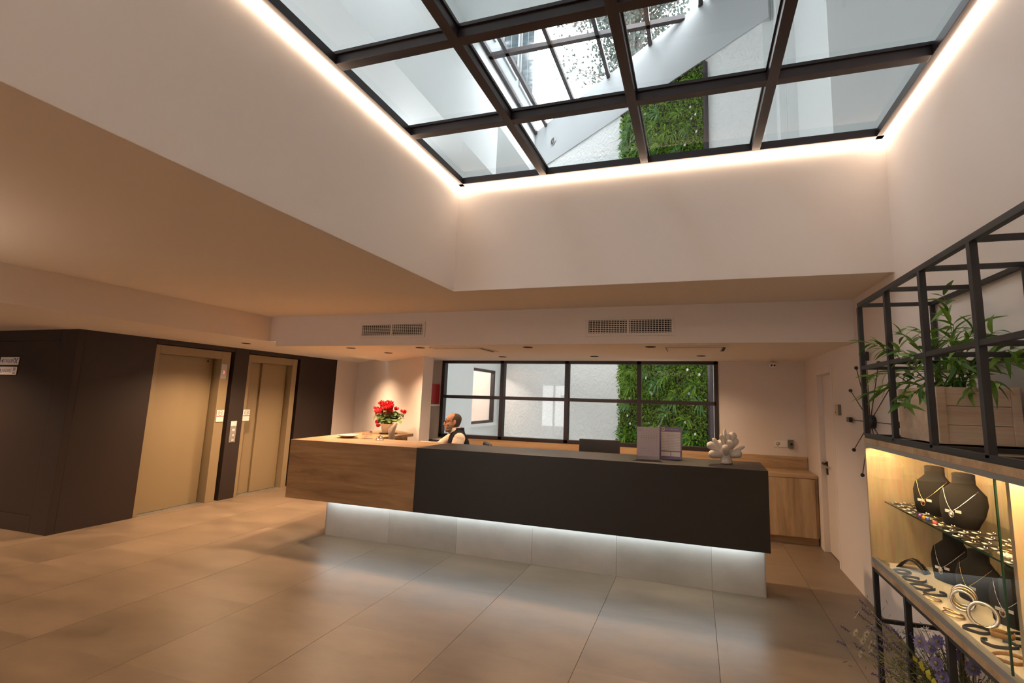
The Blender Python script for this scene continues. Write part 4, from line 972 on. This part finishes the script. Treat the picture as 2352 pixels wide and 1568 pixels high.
# ------------------------------------------------------------------ things on the desk
def on_desk(lx, ly): v = Matrix.Rotation(DA, 3, 'Z') @ Vector((lx, ly, 0))+D0; return v.x, v.y
Z0 = DZT+.0008
t = thing('shallow_bowl', 'shallow pale oval bowl on the wooden desk top', 'bowl', (-4.18, 5.00, Z0))
MB().lathe([(.050, 0), (.062, .002), (.125, .026), (.140, .034), (.134, .035), (.118, .027), (.06, .008), (.001, .006)], (-4.18, 5.00, Z0), 32, sy=.8).build('bowl_body', plain('speckled_cream_glaze', (.62, .50, .36), .35, var=.3, vscale=60), t)
def stand(name, x, y, rz, w, h, tilt, label, cat, base=.09):
    t = thing(name, label, cat, (x, y, Z0), None, rz); ORG[t.name] = Vector()
    X = Matrix.Rotation(-tilt, 4, 'X')
    b = MB(); b.X = X; b.box(-w/2, w/2, -.0015, .0015, .002, h); b.build('acrylic_sheet', M['acryl'], t)
    MB().box(-w/2, w/2, -.01, base, 0, .003).build('acrylic_foot', M['acryl'], t)
    return t, X
def flatbox(X, x0, x1, z0, z1, off, mat, t, nm):
    b = MB(); b.X = X; b.box(x0, x1, -off-.0006, -off, z0, z1); return b.build(nm, mat, t)
def xtext(X, body, size, x, z, off, mat, t, nm='lettering', sx=1, align='CENTER'):
    c = bpy.data.curves.new(nm, 'FONT'); c.body = body; c.size = size; c.extrude = .0002; c.align_x = align; c.align_y = 'CENTER'; c.resolution_u = 2
    o = to_mesh(c, nm, mat); o.parent = t
    o.matrix_local = X @ Matrix.Translation((x, -off, z)) @ Matrix.Rotation(PI/2, 4, 'X') @ Matrix.Diagonal((sx, 1, 1, 1)); ORG[o.name] = Vector(); return o
t, X = stand('sign_holder', -3.905, 5.00, .15, .145, .105, .25, 'small clear acrylic sign beside the desk bell', 'sign holder')
xtext(X, 'Recepción', .030, 0, .052, .003, M['ink'], t); flatbox(X, .028, .062, .078, .096, .003, M['ink'], t, 'printed_mark'); xtext(X, 'Reception', .016, 0, .024, .003, M['ink'], t)
bx, by = -3.675, 4.955
t = thing('desk_bell', 'small chrome call bell on the oak desk top', 'bell', (bx, by, Z0))
MB().lathe([(.050, 0), (.052, .006), (.046, .009), (.044, .012)], (bx, by, Z0), 24).build('base', M['chrome'], t)
MB().lathe([(.042, .014), (.040, .026), (.030, .041), (.016, .048), (.004, .050)], (bx, by, Z0), 24).build('dome', M['chrome'], t)
MB().tube([(bx, by, Z0+.05), (bx, by, Z0+.066)], .004, 8).ball((bx, by, Z0+.068), .0055, 8).build('plunger', M['chrome'], t)
# lilac sheet stand with QR code left out
t, X = stand('notice_stand', -.432, 4.625, .06, .215, .312, .12, 'upright lilac printed sheet in an acrylic stand on the black desk', 'notice stand')
flatbox(X, -.106, .106, .004, .308, .002, M['lilac'], t, 'printed_sheet')
flatbox(X, -.106, .106, .002, .034, .0027, M['acryl'], t, 'clear_pocket')
xtext(X, 'Horario', .013, -.075, .289, .0028, M['ink'], t); xtext(X, 'Calendario', .010, -.072, .272, .0028, M['ink'], t)
for r in range(9):
    for c_ in range(7): xtext(X, str((r*7+c_) % 31+1), .014 if 1 <= r <= 2 else .008, -.066+.024*c_, .245-.020*r, .0028, M['ink'] if 1 <= r <= 2 else M['violet'], t, 'numeral')
flatbox(X, -.085, -.02, .107, .109, .0028, M['violet'], t, 'ruled_line')
for k in range(11):
    a = math.radians(150-12*k); xtext(X, '·•'[k % 2], .014, .085*math.cos(a), .015+.06*math.sin(a)+.01, .0028, M['ink'], t, 'dot')
# price board
t, X = stand('price_board', -.232, 4.775, .03, .222, .314, .10, 'violet bordered price list in an acrylic stand on the black desk', 'price list', base=.09)
flatbox(X, -.108, .108, .004, .311, .002, M['violet'], t, 'border_print')
flatbox(X, -.088, .096, .082, .262, .0027, M['paper'], t, 'price_table'); flatbox(X, -.088, .0, .030, .072, .0027, M['paper'], t, 'lower_box'); flatbox(X, .006, .090, .030, .072, .0027, M['paper'], t, 'lower_box')
for k in range(11): flatbox(X, -.088, .096, .0925+.0148*k, .0945+.0148*k, .0034, M['violet'], t, 'ruled_line')
for k in range(11): xtext(X, 'grupo  desde  precio  día', .0068, .004, .1005+.0148*k if k < 10 else .2545, .0034, M['ink'], t, 'table_text')
flatbox(X, -.082, -.055, .272, .303, .0027, M['paper'], t, 'emblem_square')
b = MB(); b.X = X; b.tube([(-.0685, -.0036, .2875), (-.0685, -.0042, .2875)], .009, 14); b.build('emblem', M['leathert'], t)
xtext(X, 'A', .022, -.048, .287, .0034, M['paper'], t, align='LEFT'); xtext(X, 'UTOS', .016, -.0335, .2855, .0034, M['paper'], t, align='LEFT')
xtext(X, 'B', .022, .0085, .287, .0034, M['paper'], t, align='LEFT'); xtext(X, 'ALEARS', .016, .0225, .2855, .0034, M['paper'], t, align='LEFT')
# coral
cxx, cyy = .275, 4.73
co = thing('coral_sculpture', 'cream coral sculpture with rounded fingers at the desk end', 'sculpture', (cxx, cyy, Z0))
bm_ = bpy.data.meshes.new('coral_core'); b = MB()
b.lathe([(.054, 0), (.056, .01), (.050, .035), (.052, .075), (.065, .11), (.05, .14), (.01, .15)], (cxx, cyy, Z0), 20)
b.build('foot', M['coral'], co)
lobes = [(-.075, .0, .125, -.165, .0, .175, .040), (-.06, -.03, .09, -.155, -.05, .085, .040), (-.055, -.02, .14, -.115, .01, .225, .022), (-.03, .01, .16, -.045, .02, .20, .040), (-.008, 0, .17, -.006, .02, .315, .017),
         (.018, -.02, .15, .045, -.035, .215, .038), (.03, .03, .17, .075, .05, .285, .042), (.05, .02, .16, .105, .03, .225, .030), (.06, -.01, .12, .16, -.02, .165, .016), (.05, -.03, .10, .13, -.045, .11, .042),
         (.0, -.05, .10, -.01, -.09, .17, .036), (-.03, .05, .12, -.06, .10, .20, .036), (.03, .06, .11, .05, .12, .17, .036), (-.02, -.02, .2, -.045, -.02, .265, .022), (.02, .0, .19, .03, .01, .27, .022)]
for l in lobes:
    p = Vector((cxx+l[0]*.6, cyy+l[1]*.6, Z0+l[2]*.8)); q = Vector((cxx+l[3], cyy+l[4], Z0+l[5])); b = MB()
    pts = [p.lerp(q, u) for u in (0, .3, .6, .82, .95, 1.02)]; r = l[6]
    b.tube(pts, [r*.75, r*.82, r*.98, r*1.02, r*.72, r*.15], 12)
    o = b.build('coral_finger', M['coral'], co)
    dx = o.modifiers.new('lump', 'SUBSURF'); dx.levels = 1; dx.render_levels = 1
# cyclamen
px, py = -4.19, 5.83
t = thing('cyclamen', 'red cyclamen in a white pot on the far end of the oak desk', 'flower pot', (px, py, Z0))
MB().lathe([(.078, 0), (.082, .004), (.118, .135), (.122, .14), (.114, .14), (.10, .11), (.001, .11)], (px, py, Z0), 28).build('pot', M['ceramic'], t)
MB().lathe([(.10, 0), (.13, .012), (.132, .014), (.10, .008), (.001, .006)], (px, py, Z0-.0004), 28).build('saucer', plain('dark_saucer', (.10, .07, .04), .4), t)
sb = MB()
for k in range(70):
    a = R.uniform(0, 2*PI); rr = R.uniform(.06, .20); zz = Z0+.17+R.uniform(-.03, .14)*(1.1-rr*3)+R.uniform(0, .05)
    p = Vector((px+rr*math.cos(a), py+rr*math.sin(a), zz)); d = Vector((math.cos(a), math.sin(a), R.uniform(-.7, .3))).normalized(); e = d.cross(Vector((0, 0, 1))).normalized(); w = R.uniform(.034, .052); n_ = e.cross(d)
    b = MB(); vs = [p-d*w*.5]; 
    for q in range(9):
        an = -PI*.86+PI*1.72*q/8; vs.append(p+d*w*math.cos(an)*1.05+e*w*math.sin(an)+n_*(-.25*w*math.cos(2*an)+R.uniform(-.003, .003)))
    vs.append(p+n_*.012); b.add(vs, [(10, q+1, q+2) for q in range(8)]+[(10, 0, 1), (10, 9, 0)], True); b.build('leaf', M['cycleaf'], t)
    sb.tube([(px, py, Z0+.11), tuple((Vector((px, py, Z0+.12))+p)/2+Vector((0, 0, .02))), tuple(p)], .0022, 4)
FLW = [(-.20, -.06, .33), (-.18, -.03, .28), (-.19, -.02, .24), (-.21, .0, .13), (-.19, .02, .08), (.19, .02, .30), (.24, .03, .29)]
for k in range(52): FLW.append((R.gauss(-.02, .070), R.gauss(-.04, .06), R.uniform(.27, .42)))
for x, y, z in FLW:
    p = Vector((px+x, py+y, Z0+z)); b = MB(); ax = Vector((R.gauss(0, .35), R.gauss(-.25, .3), 1)).normalized(); a0 = ax.orthogonal().normalized(); a1 = ax.cross(a0)
    for q in range(5):
        an = 2*PI*q/5+x*9; e = (math.cos(an)*a0+math.sin(an)*a1); s_ = ax.cross(e)
        b.add([p, p+e*.020+ax*.012+s_*.020, p+e*.031+ax*.036+s_*.013, p+e*.027+ax*.050, p+e*.031+ax*.036-s_*.013, p+e*.020+ax*.012-s_*.020], [(0, 1, 2, 3, 4, 5)], True)
    b.build('blossom', M['red'], t)
    sb.tube([(px+x*.2, py+y*.2, Z0+.11), (px+x*.7, py+y*.7, Z0+.08+z*.5), tuple(p)], .002, 4)
sb.build('stalks', M['stem'], t)
# slant-cut vase on the staff worktop
vx, vy = -3.80, 5.36
t = thing('slant_vase', 'tall slant-cut brown vase in front of the cyclamen', 'vase', (vx, vy, .7708))
b = MB(); n = 24; prof = [.030, .032, .036, .042]; hz = [0, .18, .36, 0]
vs = []
for i in range(4):
    for j in range(n):
        a = 2*PI*j/n; z = .7708+(hz[i] if i < 3 else .445+.055*math.cos(a-1.0)); vs.append((vx+prof[i]*math.cos(a), vy+prof[i]*math.sin(a), z))
b.add(vs, [(i*n+j, i*n+(j+1) % n, (i+1)*n+(j+1) % n, (i+1)*n+j) for i in range(3) for j in range(n)]+[tuple(range(n))[::-1]], True)
o = b.build('vase_body', plain('brown_vase_glaze', (.27, .21, .16), .35), t); o.modifiers.new('thick', 'SOLIDIFY').thickness = -.004
# monitor, chairs
t = thing('monitor', 'black monitor seen from behind over the black desk top', 'monitor', (-1.03, 5.30, .77))
b = MB(); b.X = Matrix.Translation((-1.03, 5.28, 0)) @ Matrix.Rotation(.10, 4, 'Z'); b.box(-.228, .228, -.02, .012, .885, 1.195); b.build('back_shell', M['blackp'], t, bev=.006)
b = MB(); b.X = Matrix.Translation((-1.03, 5.28, 0)) @ Matrix.Rotation(.10, 4, 'Z'); b.box(-.22, .22, .012, .016, .90, 1.185); b.build('screen', M['dark'], t)
b = MB(); b.X = Matrix.Translation((-1.03, 5.28, 0)) @ Matrix.Rotation(.10, 4, 'Z'); b.box(-.045, .045, -.022, -.02, 1.085, 1.125); b.build('mount_plate', M['blackp'], t, bev=.002)
MB().box(-1.06, -1.0, 5.30, 5.33, .775, .95).build('neck', M['blackp'], t); MB().box(-1.16, -.90, 5.24, 5.44, .7705, .782).build('foot', M['blackp'], t, bev=.004)
w2 = thing('staff_desk', 'low oak staff desk under the black monitor', 'desk', (-1.03, 5.4, 0))
MB().box(-1.9, -.3, 5.14, 5.72, .74, .77).build('worktop', M['oakh'], w2, bev=.003)
for x in (-1.88, -.35): MB().box(x, x+.03, 5.16, 5.70, 0, .74).build('side_panel', M['oakv'], w2)
CHX, CHY, CHA = -2.93, 5.66, math.atan2(-.55, -.835)
t = thing('office_chair', 'black office chair the receptionist sits on', 'chair', (CHX, CHY, 0), None, CHA); ORG[t.name] = Vector()
MB().box(-.24, .24, -.24, .24, .44, .50).build('seat', M['blackp'], t, bev=.03)
b = MB(); b.X = Matrix.Translation((-.285, 0, .62)) @ Matrix.Rotation(-.12, 4, 'Y'); b.box(-.03, .03, -.215, .215, 0, .42); b.build('backrest', M['blackp'], t, bev=.022)
MB().tube([(-.20, 0, .46), (-.30, 0, .50), (-.31, 0, .70)], .02, 8).build('back_bar', M['blackp'], t)
MB().tube([(0, 0, .08), (0, 0, .45)], .028, 12).build('gas_column', M['chrome'], t)
for k in range(5):
    a = 2*PI*k/5; l = MB().bar((0, 0, .09), (.30*math.cos(a), .30*math.sin(a), .065), .04, .025).build('foot_arm', M['blackp'], t)
    MB().ball((.29*math.cos(a), .29*math.sin(a), .028), .0275, 10).build('caster', M['blackp'], l)
# printer, folder, papers, binder shelf
t = thing('printer', 'grey printer with papers on the counter behind the pier', 'printer', (-3.74, 6.62, CZT))
MB().box(-3.98, -3.50, 6.44, 6.80, CZT+.0005, CZT+.14).build('body', M['greyp'], t, bev=.01); MB().box(-3.95, -3.55, 6.47, 6.78, CZT+.14, CZT+.155).build('lid', M['blackp'], t, bev=.006)
MB().box(-3.90, -3.56, 6.40, 6.46, CZT+.03, CZT+.05).build('paper_tray', M['white'], t)
tag(MB().box(-3.88, -3.64, 6.50, 6.72, CZT+.1555, CZT+.1635).build('paper_stack', M['paper']), 'white papers lying on the grey printer', 'paper')
t = thing('cash_box', 'low dark box with a blue lid on the staff worktop', 'box', (-3.6, 5.54, .7705))
MB().box(-3.74, -3.44, 5.38, 5.70, .7705, .955).build('body', M['greyp'], t, bev=.006); MB().box(-3.74, -3.44, 5.38, 5.70, .955, .972).build('lid', M['blue'], t, bev=.004)
bs = MB().box(-4.16, -4.008, 6.62, YW-.001, 1.470, 1.500).build('wall_shelf', M['white'], bev=.003); tag(bs, 'short white shelf under the red binder', 'shelf')
t = thing('ring_binder', 'red ring binder on the small shelf left of the window', 'binder', (-4.07, 6.78, 1.501))
bx0, bx1, by0, by1 = -4.105, -4.03, 6.66, 6.90
MB().box(bx0, bx1, by0, by1-.01, 1.501, 1.821).build('cover', M['redp'], t, bev=.004)
MB().box(bx0+.012, bx1-.012, by0-.001, by0, 1.62, 1.80).build('spine_label', M['paper'], t); MB().tube([(-4.067, by0-.001, 1.56), (-4.067, by0-.003, 1.56)], .012, 14).build('finger_hole', M['dark'], t)
t = thing('cable', 'thin black cable looping above the grey printer', 'cable', (-3.85, 6.82, CZT+.16))
MB().tube([(-3.92, 6.85, CZT+.02), (-3.93, 6.85, CZT+.22), (-3.88, 6.85, CZT+.30), (-3.83, 6.85, CZT+.22), (-3.82, 6.85, CZT+.02)], .004, 6).build('cord', M['blackp'], t)

# ------------------------------------------------------------------ receptionist
MX, MY, MA = -2.985, 5.60, math.atan2(-.55, -.835)          # seated, facing the left end of the desk
def skin_mesh(nodes, edges, root=0, sub=2):
    me = bpy.data.meshes.new('skin_graph'); me.from_pydata([n[0] for n in nodes], edges, []); me.update()
    o = bpy.data.objects.new('skin_graph', me); COL.objects.link(o)
    md = o.modifiers.new('skin', 'SKIN'); md.use_smooth_shade = True
    sv = me.skin_vertices[0].data
    for i, n in enumerate(nodes):
        r = n[1]; sv[i].radius = r if isinstance(r, tuple) else (r, r); sv[i].use_root = (i == root)
    s = o.modifiers.new('sub', 'SUBSURF'); s.levels = sub; s.render_levels = sub
    dg = bpy.context.evaluated_depsgraph_get(); ev = o.evaluated_get(dg); m2 = bpy.data.meshes.new_from_object(ev)
    vs = [tuple(v.co) for v in m2.vertices]; fs = [tuple(p.vertices) for p in m2.polygons]
    bpy.data.objects.remove(o); bpy.data.meshes.remove(m2)
    return vs, fs
def remesh(b, name, mat, parent, vox, smooth=2, org=True):
    me = bpy.data.meshes.new(name); me.from_pydata([tuple(p) for p in b.v], [], b.f); me.update()
    o = bpy.data.objects.new(name, me); COL.objects.link(o)
    r = o.modifiers.new('vox', 'REMESH'); r.mode = 'VOXEL'; r.voxel_size = vox
    if smooth: s = o.modifiers.new('sm', 'SMOOTH'); s.factor = .5; s.iterations = smooth
    dg = bpy.context.evaluated_depsgraph_get(); m2 = bpy.data.meshes.new_from_object(o.evaluated_get(dg))
    m2.materials.clear(); m2.materials.append(mat); m2.polygons.foreach_set('use_smooth', [True]*len(m2.polygons)); m2.name = name
    bpy.data.objects.remove(o)
    o = bpy.data.objects.new(name, m2); COL.objects.link(o); o.parent = parent; ORG[o.name] = Vector()
    return o
man = thing('person', 'bald bearded man in glasses and navy vest seated behind the desk', 'person', (MX, MY, 0), None, MA); ORG[man.name] = Vector()
HCn = Vector((.055, 0, 1.292))                                # centre of the head
# arms: (shoulder, elbow, wrist, hand direction)
SHL, ELL, WRL = (-.015, .205, 1.105), (.07, .275, .85), (.30, .20, .797)
SHR, ELR, WRR = (.0, -.205, 1.105), (.21, -.285, .96), (.46, -.20, 1.0)
def limb(b, pts, rad):
    q = []; r = []
    for k in range(len(pts)-1):
        for u in (0, .33, .66): q.append(Vector(pts[k]).lerp(Vector(pts[k+1]), u)); r.append(rad[k]+(rad[k+1]-rad[k])*u)
    q.append(Vector(pts[-1])); r.append(rad[-1]); b.tube(q, r, 14)
    for p, rr in zip(pts, rad): b.ball(tuple(p), rr, 14)
def torso(b, rows, n=28):                                    # rows: z, centre x, half depth, half width
    vs = []
    for z, x, d, w in rows:
        for j in range(n):
            a = 2*PI*j/n; c_, s_ = math.cos(a), math.sin(a); k = (abs(c_)**2.4+abs(s_)**2.4)**(-1/2.4); vs.append((x+d*k*c_, w*k*s_, z))
    m_ = len(rows); b.add(vs, [(i*n+j, i*n+(j+1) % n, (i+1)*n+(j+1) % n, (i+1)*n+j) for i in range(m_-1) for j in range(n)]+[tuple(range(n))[::-1], tuple((m_-1)*n+j for j in range(n))])
TR = [(.46, -.02, .12, .16), (.56, -.02, .125, .17), (.70, -.03, .115, .15), (.85, -.03, .115, .155), (.98, -.03, .115, .17), (1.07, -.022, .10, .165), (1.12, -.012, .08, .125), (1.16, -.002, .06, .075), (1.185, .005, .05, .055)]
body = MB(); torso(body, TR)
limb(body, [(0, .15, 1.085), SHL, ELL, WRL], [.055, .060, .043, .029]); limb(body, [(0, -.15, 1.085), SHR, ELR, WRR], [.055, .060, .043, .029])
for s_ in (1, -1): limb(body, [(.0, .09*s_, .545), (.42, .14*s_, .545), (.44, .15*s_, .28), (.40, .15*s_, .09)], [.095, .062, .052, .038]); limb(body, [(.40, .15*s_, .06), (.53, .16*s_, .045)], [.042, .036])
# hands: palm plus five separate fingers
for W_, E_, side in ((WRL, ELL, 1), (WRR, ELR, -1)):
    w = Vector(W_); d = (w-Vector(E_)); d.z *= .25; d.normalize(); lat = Vector((0, 0, 1)).cross(d).normalized()
    dn = Vector((0, 0, -1)); hn = [(tuple(w-d*.02), .024), (tuple(w+d*.035), (.016, .034)), (tuple(w+d*.075), (.014, .036))]; v_, f_ = skin_mesh(hn, [(0, 1), (1, 2)], 0, 2); body.add(v_, f_)
    for k, (o_, l_) in enumerate(((-.030, .062), (-.010, .076), (.010, .080), (.029, .072))):
        p0 = w+d*.065+lat*o_*side*-1; p1 = p0+d*l_*.45; p2 = p1+(d*.75+dn*.6).normalized()*l_*.32; p3 = p2+(d*.5+dn*.85).normalized()*l_*.25
        v_, f_ = skin_mesh([(tuple(p0), .009), (tuple(p1), .0085), (tuple(p2), .008), (tuple(p3), .0065)], [(0, 1), (1, 2), (2, 3)], 0, 1); body.add(v_, f_)
    p0 = w+d*.02+lat*.024*-side; p1 = p0+(d*.6-lat*side*.7).normalized()*.040; p2 = p1+(d*.9-lat*side*.2).normalized()*.030
    v_, f_ = skin_mesh([(tuple(p0), .013), (tuple(p1), .0105), (tuple(p2), .008)], [(0, 1), (1, 2)], 0, 1); body.add(v_, f_)
# head from profile rings: z, front x, back x, half width
HP = [(-.128, .050, .0, .020), (-.120, .078, -.02, .036), (-.105, .088, -.034, .048), (-.085, .088, -.048, .057), (-.062, .090, -.062, .063), (-.040, .088, -.078, .067), (-.012, .085, -.092, .071),
      (.015, .080, -.101, .074), (.036, .088, -.105, .0755), (.060, .087, -.104, .075), (.085, .074, -.094, .068), (.105, .050, -.072, .052), (.117, .022, -.042, .030), (.121, .0, -.015, .006)]
def ring(h, grow=0.0, n=32):
    z, f, bk, w = h; cxx_ = (f+bk)/2; rx = (f-bk)/2+grow; ry = w+grow; out = []
    for j in range(n):
        a = 2*PI*j/n; c_, s_ = math.cos(a), math.sin(a); p = 2.3
        k = (abs(c_)**p+abs(s_)**p)**(-1/p); out.append((HCn.x+cxx_+rx*k*c_, HCn.y+ry*k*s_*(.86 if c_ > .6 else 1), HCn.z+z))
    return out
vs = []; n = 32
for h in HP: vs += ring(h)
fs = [(i*n+j, i*n+(j+1) % n, (i+1)*n+(j+1) % n, (i+1)*n+j) for i in range(len(HP)-1) for j in range(n)]+[tuple(range(n))[::-1], tuple((len(HP)-1)*n+j for j in range(n))]
body.add(vs, fs)
H = lambda x, y, z: (HCn.x+x, HCn.y+y, HCn.z+z)
body.tube([H(.082, 0, .030), H(.096, 0, .010), H(.108, 0, -.014), H(.112, 0, -.026), H(.092, 0, -.036)], [.009, .011, .014, .015, .009], 10)      # nose
for s_ in (1, -1):
    body.ball(H(.098, .013*s_, -.030), .0105, 8)                                                              # nostril wings
    body.ball(H(.078, .034*s_, .034), .016, 8, (.8, 1.5, .55))                                                # brow ridge
    body.ball(H(.072, .046*s_, -.022), .020, 8, (.7, .9, .8))                                                 # cheek
body.ball(H(.089, 0, -.066), .012, 8, (.7, 1.9, .5)); body.ball(H(.088, 0, -.079), .012, 8, (.7, 1.7, .55))   # lips
body.ball(H(.078, 0, -.108), .022, 10, (.8, 1.1, .8))                                                         # chin
for s_ in (1, -1):
    body.ball(H(-.012, .080*s_, .004), .030, 12, (.62, .32, 1.08)); body.ball(H(-.004, .080*s_, -.024), .012, 8, (.8, .5, 1))   # ears
body.tube([(.0, 0, 1.08), (.012, 0, 1.15), (.03, 0, 1.23)], [.07, .060, .062], 16)                            # neck
remesh(body, 'body', M['skin'], man, .0055, 2)
# hair on the sides and back, stubble beard, eyes, glasses
b = MB(); vs = []; n = 32; idx = {}
rows = [(-.055, .0, -.070, .064), (-.030, .0, -.086, .070), (0, .0, -.099, .0745), (.03, .0, -.1075, .078), (.06, .0, -.1065, .0775), (.085, .0, -.097, .0705), (.106, .0, -.075, .055), (.118, .0, -.045, .033)]
full = {h[0]: h for h in HP}
def hp_at(z):
    for a, c_ in zip(HP, HP[1:]):
        if a[0] <= z <= c_[0]:
            u = (z-a[0])/(c_[0]-a[0]); return tuple(x+(y-x)*u for x, y in zip(a, c_))
    return HP[-1]
def shell(zs, a0fn, a1fn, grow, nm, mat, nn=22):
    b = MB(); vs = []; P_ = ring
    for z in zs:
        h = hp_at(z); z_, f, bk, w = h; c0 = (f+bk)/2; rx = (f-bk)/2+grow; ry = w+grow; a0, a1 = a0fn(z), a1fn(z)
        for j in range(nn+1):
            a = a0+(a1-a0)*j/nn; c_, s_ = math.cos(a), math.sin(a); k = (abs(c_)**2.3+abs(s_)**2.3)**(-1/2.3)
            vs.append(H(c0+rx*k*c_, ry*k*s_*(.86 if c_ > .6 else 1), z))
    m_ = nn+1
    b.add(vs, [(i*m_+j, i*m_+j+1, (i+1)*m_+j+1, (i+1)*m_+j) for i in range(len(zs)-1) for j in range(nn)], True)
    o = b.build(nm, mat, man); md = o.modifiers.new('thick', 'SOLIDIFY'); md.thickness = .006; md.offset = -1
    return o
shell([-.062, -.045, -.03, -.015, 0, .02, .04, .06, .08, .095, .108, .1165], lambda z: (1.75 if z < .01 else 1.30 if z < .05 else 1.36+(z-.05)*4), lambda z: 2*PI-(1.75 if z < .01 else 1.30 if z < .05 else 1.36+(z-.05)*4), .0045, 'hair', M['hair'])
shell([-.127, -.118, -.105, -.09, -.078], lambda z: -1.6, lambda z: 1.6, .0085, 'beard', M['beard'])
shell([-.082, -.06, -.045, -.03, -.015], lambda z: .62+(z+.08)*5, lambda z: 1.55, .0035, 'beard_side', M['beard'], 10)
shell([-.082, -.06, -.045, -.03, -.015], lambda z: -1.55, lambda z: -.62-(z+.08)*5, .0035, 'beard_side', M['beard'], 10)
b = MB(); b.tube([H(.094, -.030, -.060), H(.104, -.012, -.050), H(.106, 0, -.049), H(.104, .012, -.050), H(.094, .030, -.060)], [.004, .007, .007, .007, .004], 8); b.build('moustache', M['beard'], man)
for s_ in (1, -1):
    e = MB().ball(H(.0735, .033*s_, .014), .0115, 12).build('eye', M['petalw'], man); MB().ball(H(.0835, .034*s_, .013), .0052, 8, (.5, 1, 1)).build('iris', M['blackp'], e)
    b = MB(); b.tube([H(.086, .018*s_, .040), H(.092, .034*s_, .046), H(.082, .054*s_, .040)], [.003, .0045, .002], 6); b.build('eyebrow', M['hair'], man)
g_ = MB()
for s_ in (1, -1):
    pts = []
    for i in range(20):
        a = 2*PI*i/20; c_, q_ = math.cos(a), math.sin(a); k = (abs(c_)**3+abs(q_)**3)**(-1/3); pts.append(H(.104-.012*abs(.036+.026*k*c_)/.06, s_*(.036+.026*k*c_), .010+.019*k*q_))
    g_.tube(pts, .0024, 6, closed=True)
    g_.tube([H(.093, s_*.062, .020), H(.04, s_*.079, .018), H(-.012, s_*.082, .016), H(-.03, s_*.078, .0)], .0024, 6)
g_.tube([H(.104, -.010, .014), H(.108, 0, .018), H(.104, .010, .014)], .0022, 6)
g_.build('glasses', M['blackp'], man)
# clothes
def grown(rows, g, z0, z1): return [(z, x, d+g, w+g) for z, x, d, w in rows if z0 <= z <= z1]
sh = MB(); torso(sh, grown(TR, .012, .5, 1.17))
for S_, E_, W_ in ((SHL, ELL, WRL), (SHR, ELR, WRR)):
    sg = 1 if S_[1] > 0 else -1; limb(sh, [(0, .14*sg, 1.085), S_, tuple(Vector(S_).lerp(Vector(E_), .5)), E_, tuple(Vector(E_).lerp(Vector(W_), .90))], [.068, .077, .070, .056, .042])
remesh(sh, 'shirt', M['shirt'], man, .007, 3)
b = MB(); vs = []
for i, (z, r, lift) in enumerate(((1.19, .070, 0), (1.222, .064, 1), (1.226, .071, 1), (1.192, .086, 0))):
    for j in range(24):
        a = 2*PI*j/24; op = .020*lift*max(0, math.cos(a))**4; vs.append((.012+.028*lift+r*math.cos(a)*1.02, r*.92*math.sin(a), z-.05*max(0, math.cos(a))**2+.012*lift-op*.6))
b.add(vs, [(i*24+j, i*24+(j+1) % 24, (i+1)*24+(j+1) % 24, (i+1)*24+j) for i in range(3) for j in range(24)], True); b.build('shirt_collar', M['shirt'], man)
ve = MB(); torso(ve, [(.57, -.02, .155, .195), (.70, -.03, .15, .185), (.85, -.03, .148, .188), (.98, -.03, .146, .192), (1.05, -.026, .135, .188), (1.10, -.02, .118, .172), (1.14, -.016, .100, .142), (1.17, -.014, .086, .105), (1.20, -.016, .078, .084), (1.225, -.020, .073, .076)])
for sg in (1, -1): limb(ve, [(-.015, .08*sg, 1.118), (-.015, .180*sg, 1.108)], [.087, .086])
remesh(ve, 'vest', M['vest'], man, .007, 3)
tr_ = MB(); torso(tr_, [(.47, -.02, .145, .185), (.56, -.02, .15, .19), (.66, -.025, .14, .175)])
for s_ in (1, -1): limb(tr_, [(.0, .095*s_, .55), (.42, .14*s_, .555), (.44, .15*s_, .30), (.41, .15*s_, .12)], [.11, .08, .07, .06])
remesh(tr_, 'trousers', M['trouser'], man, .010, 2)
for s_ in (1, -1):
    b = MB(); b.ball((.47, .155*s_, .05), .05, 14, (2.4, .95, 1)); b.build('shoe', M['leatherb'], man)
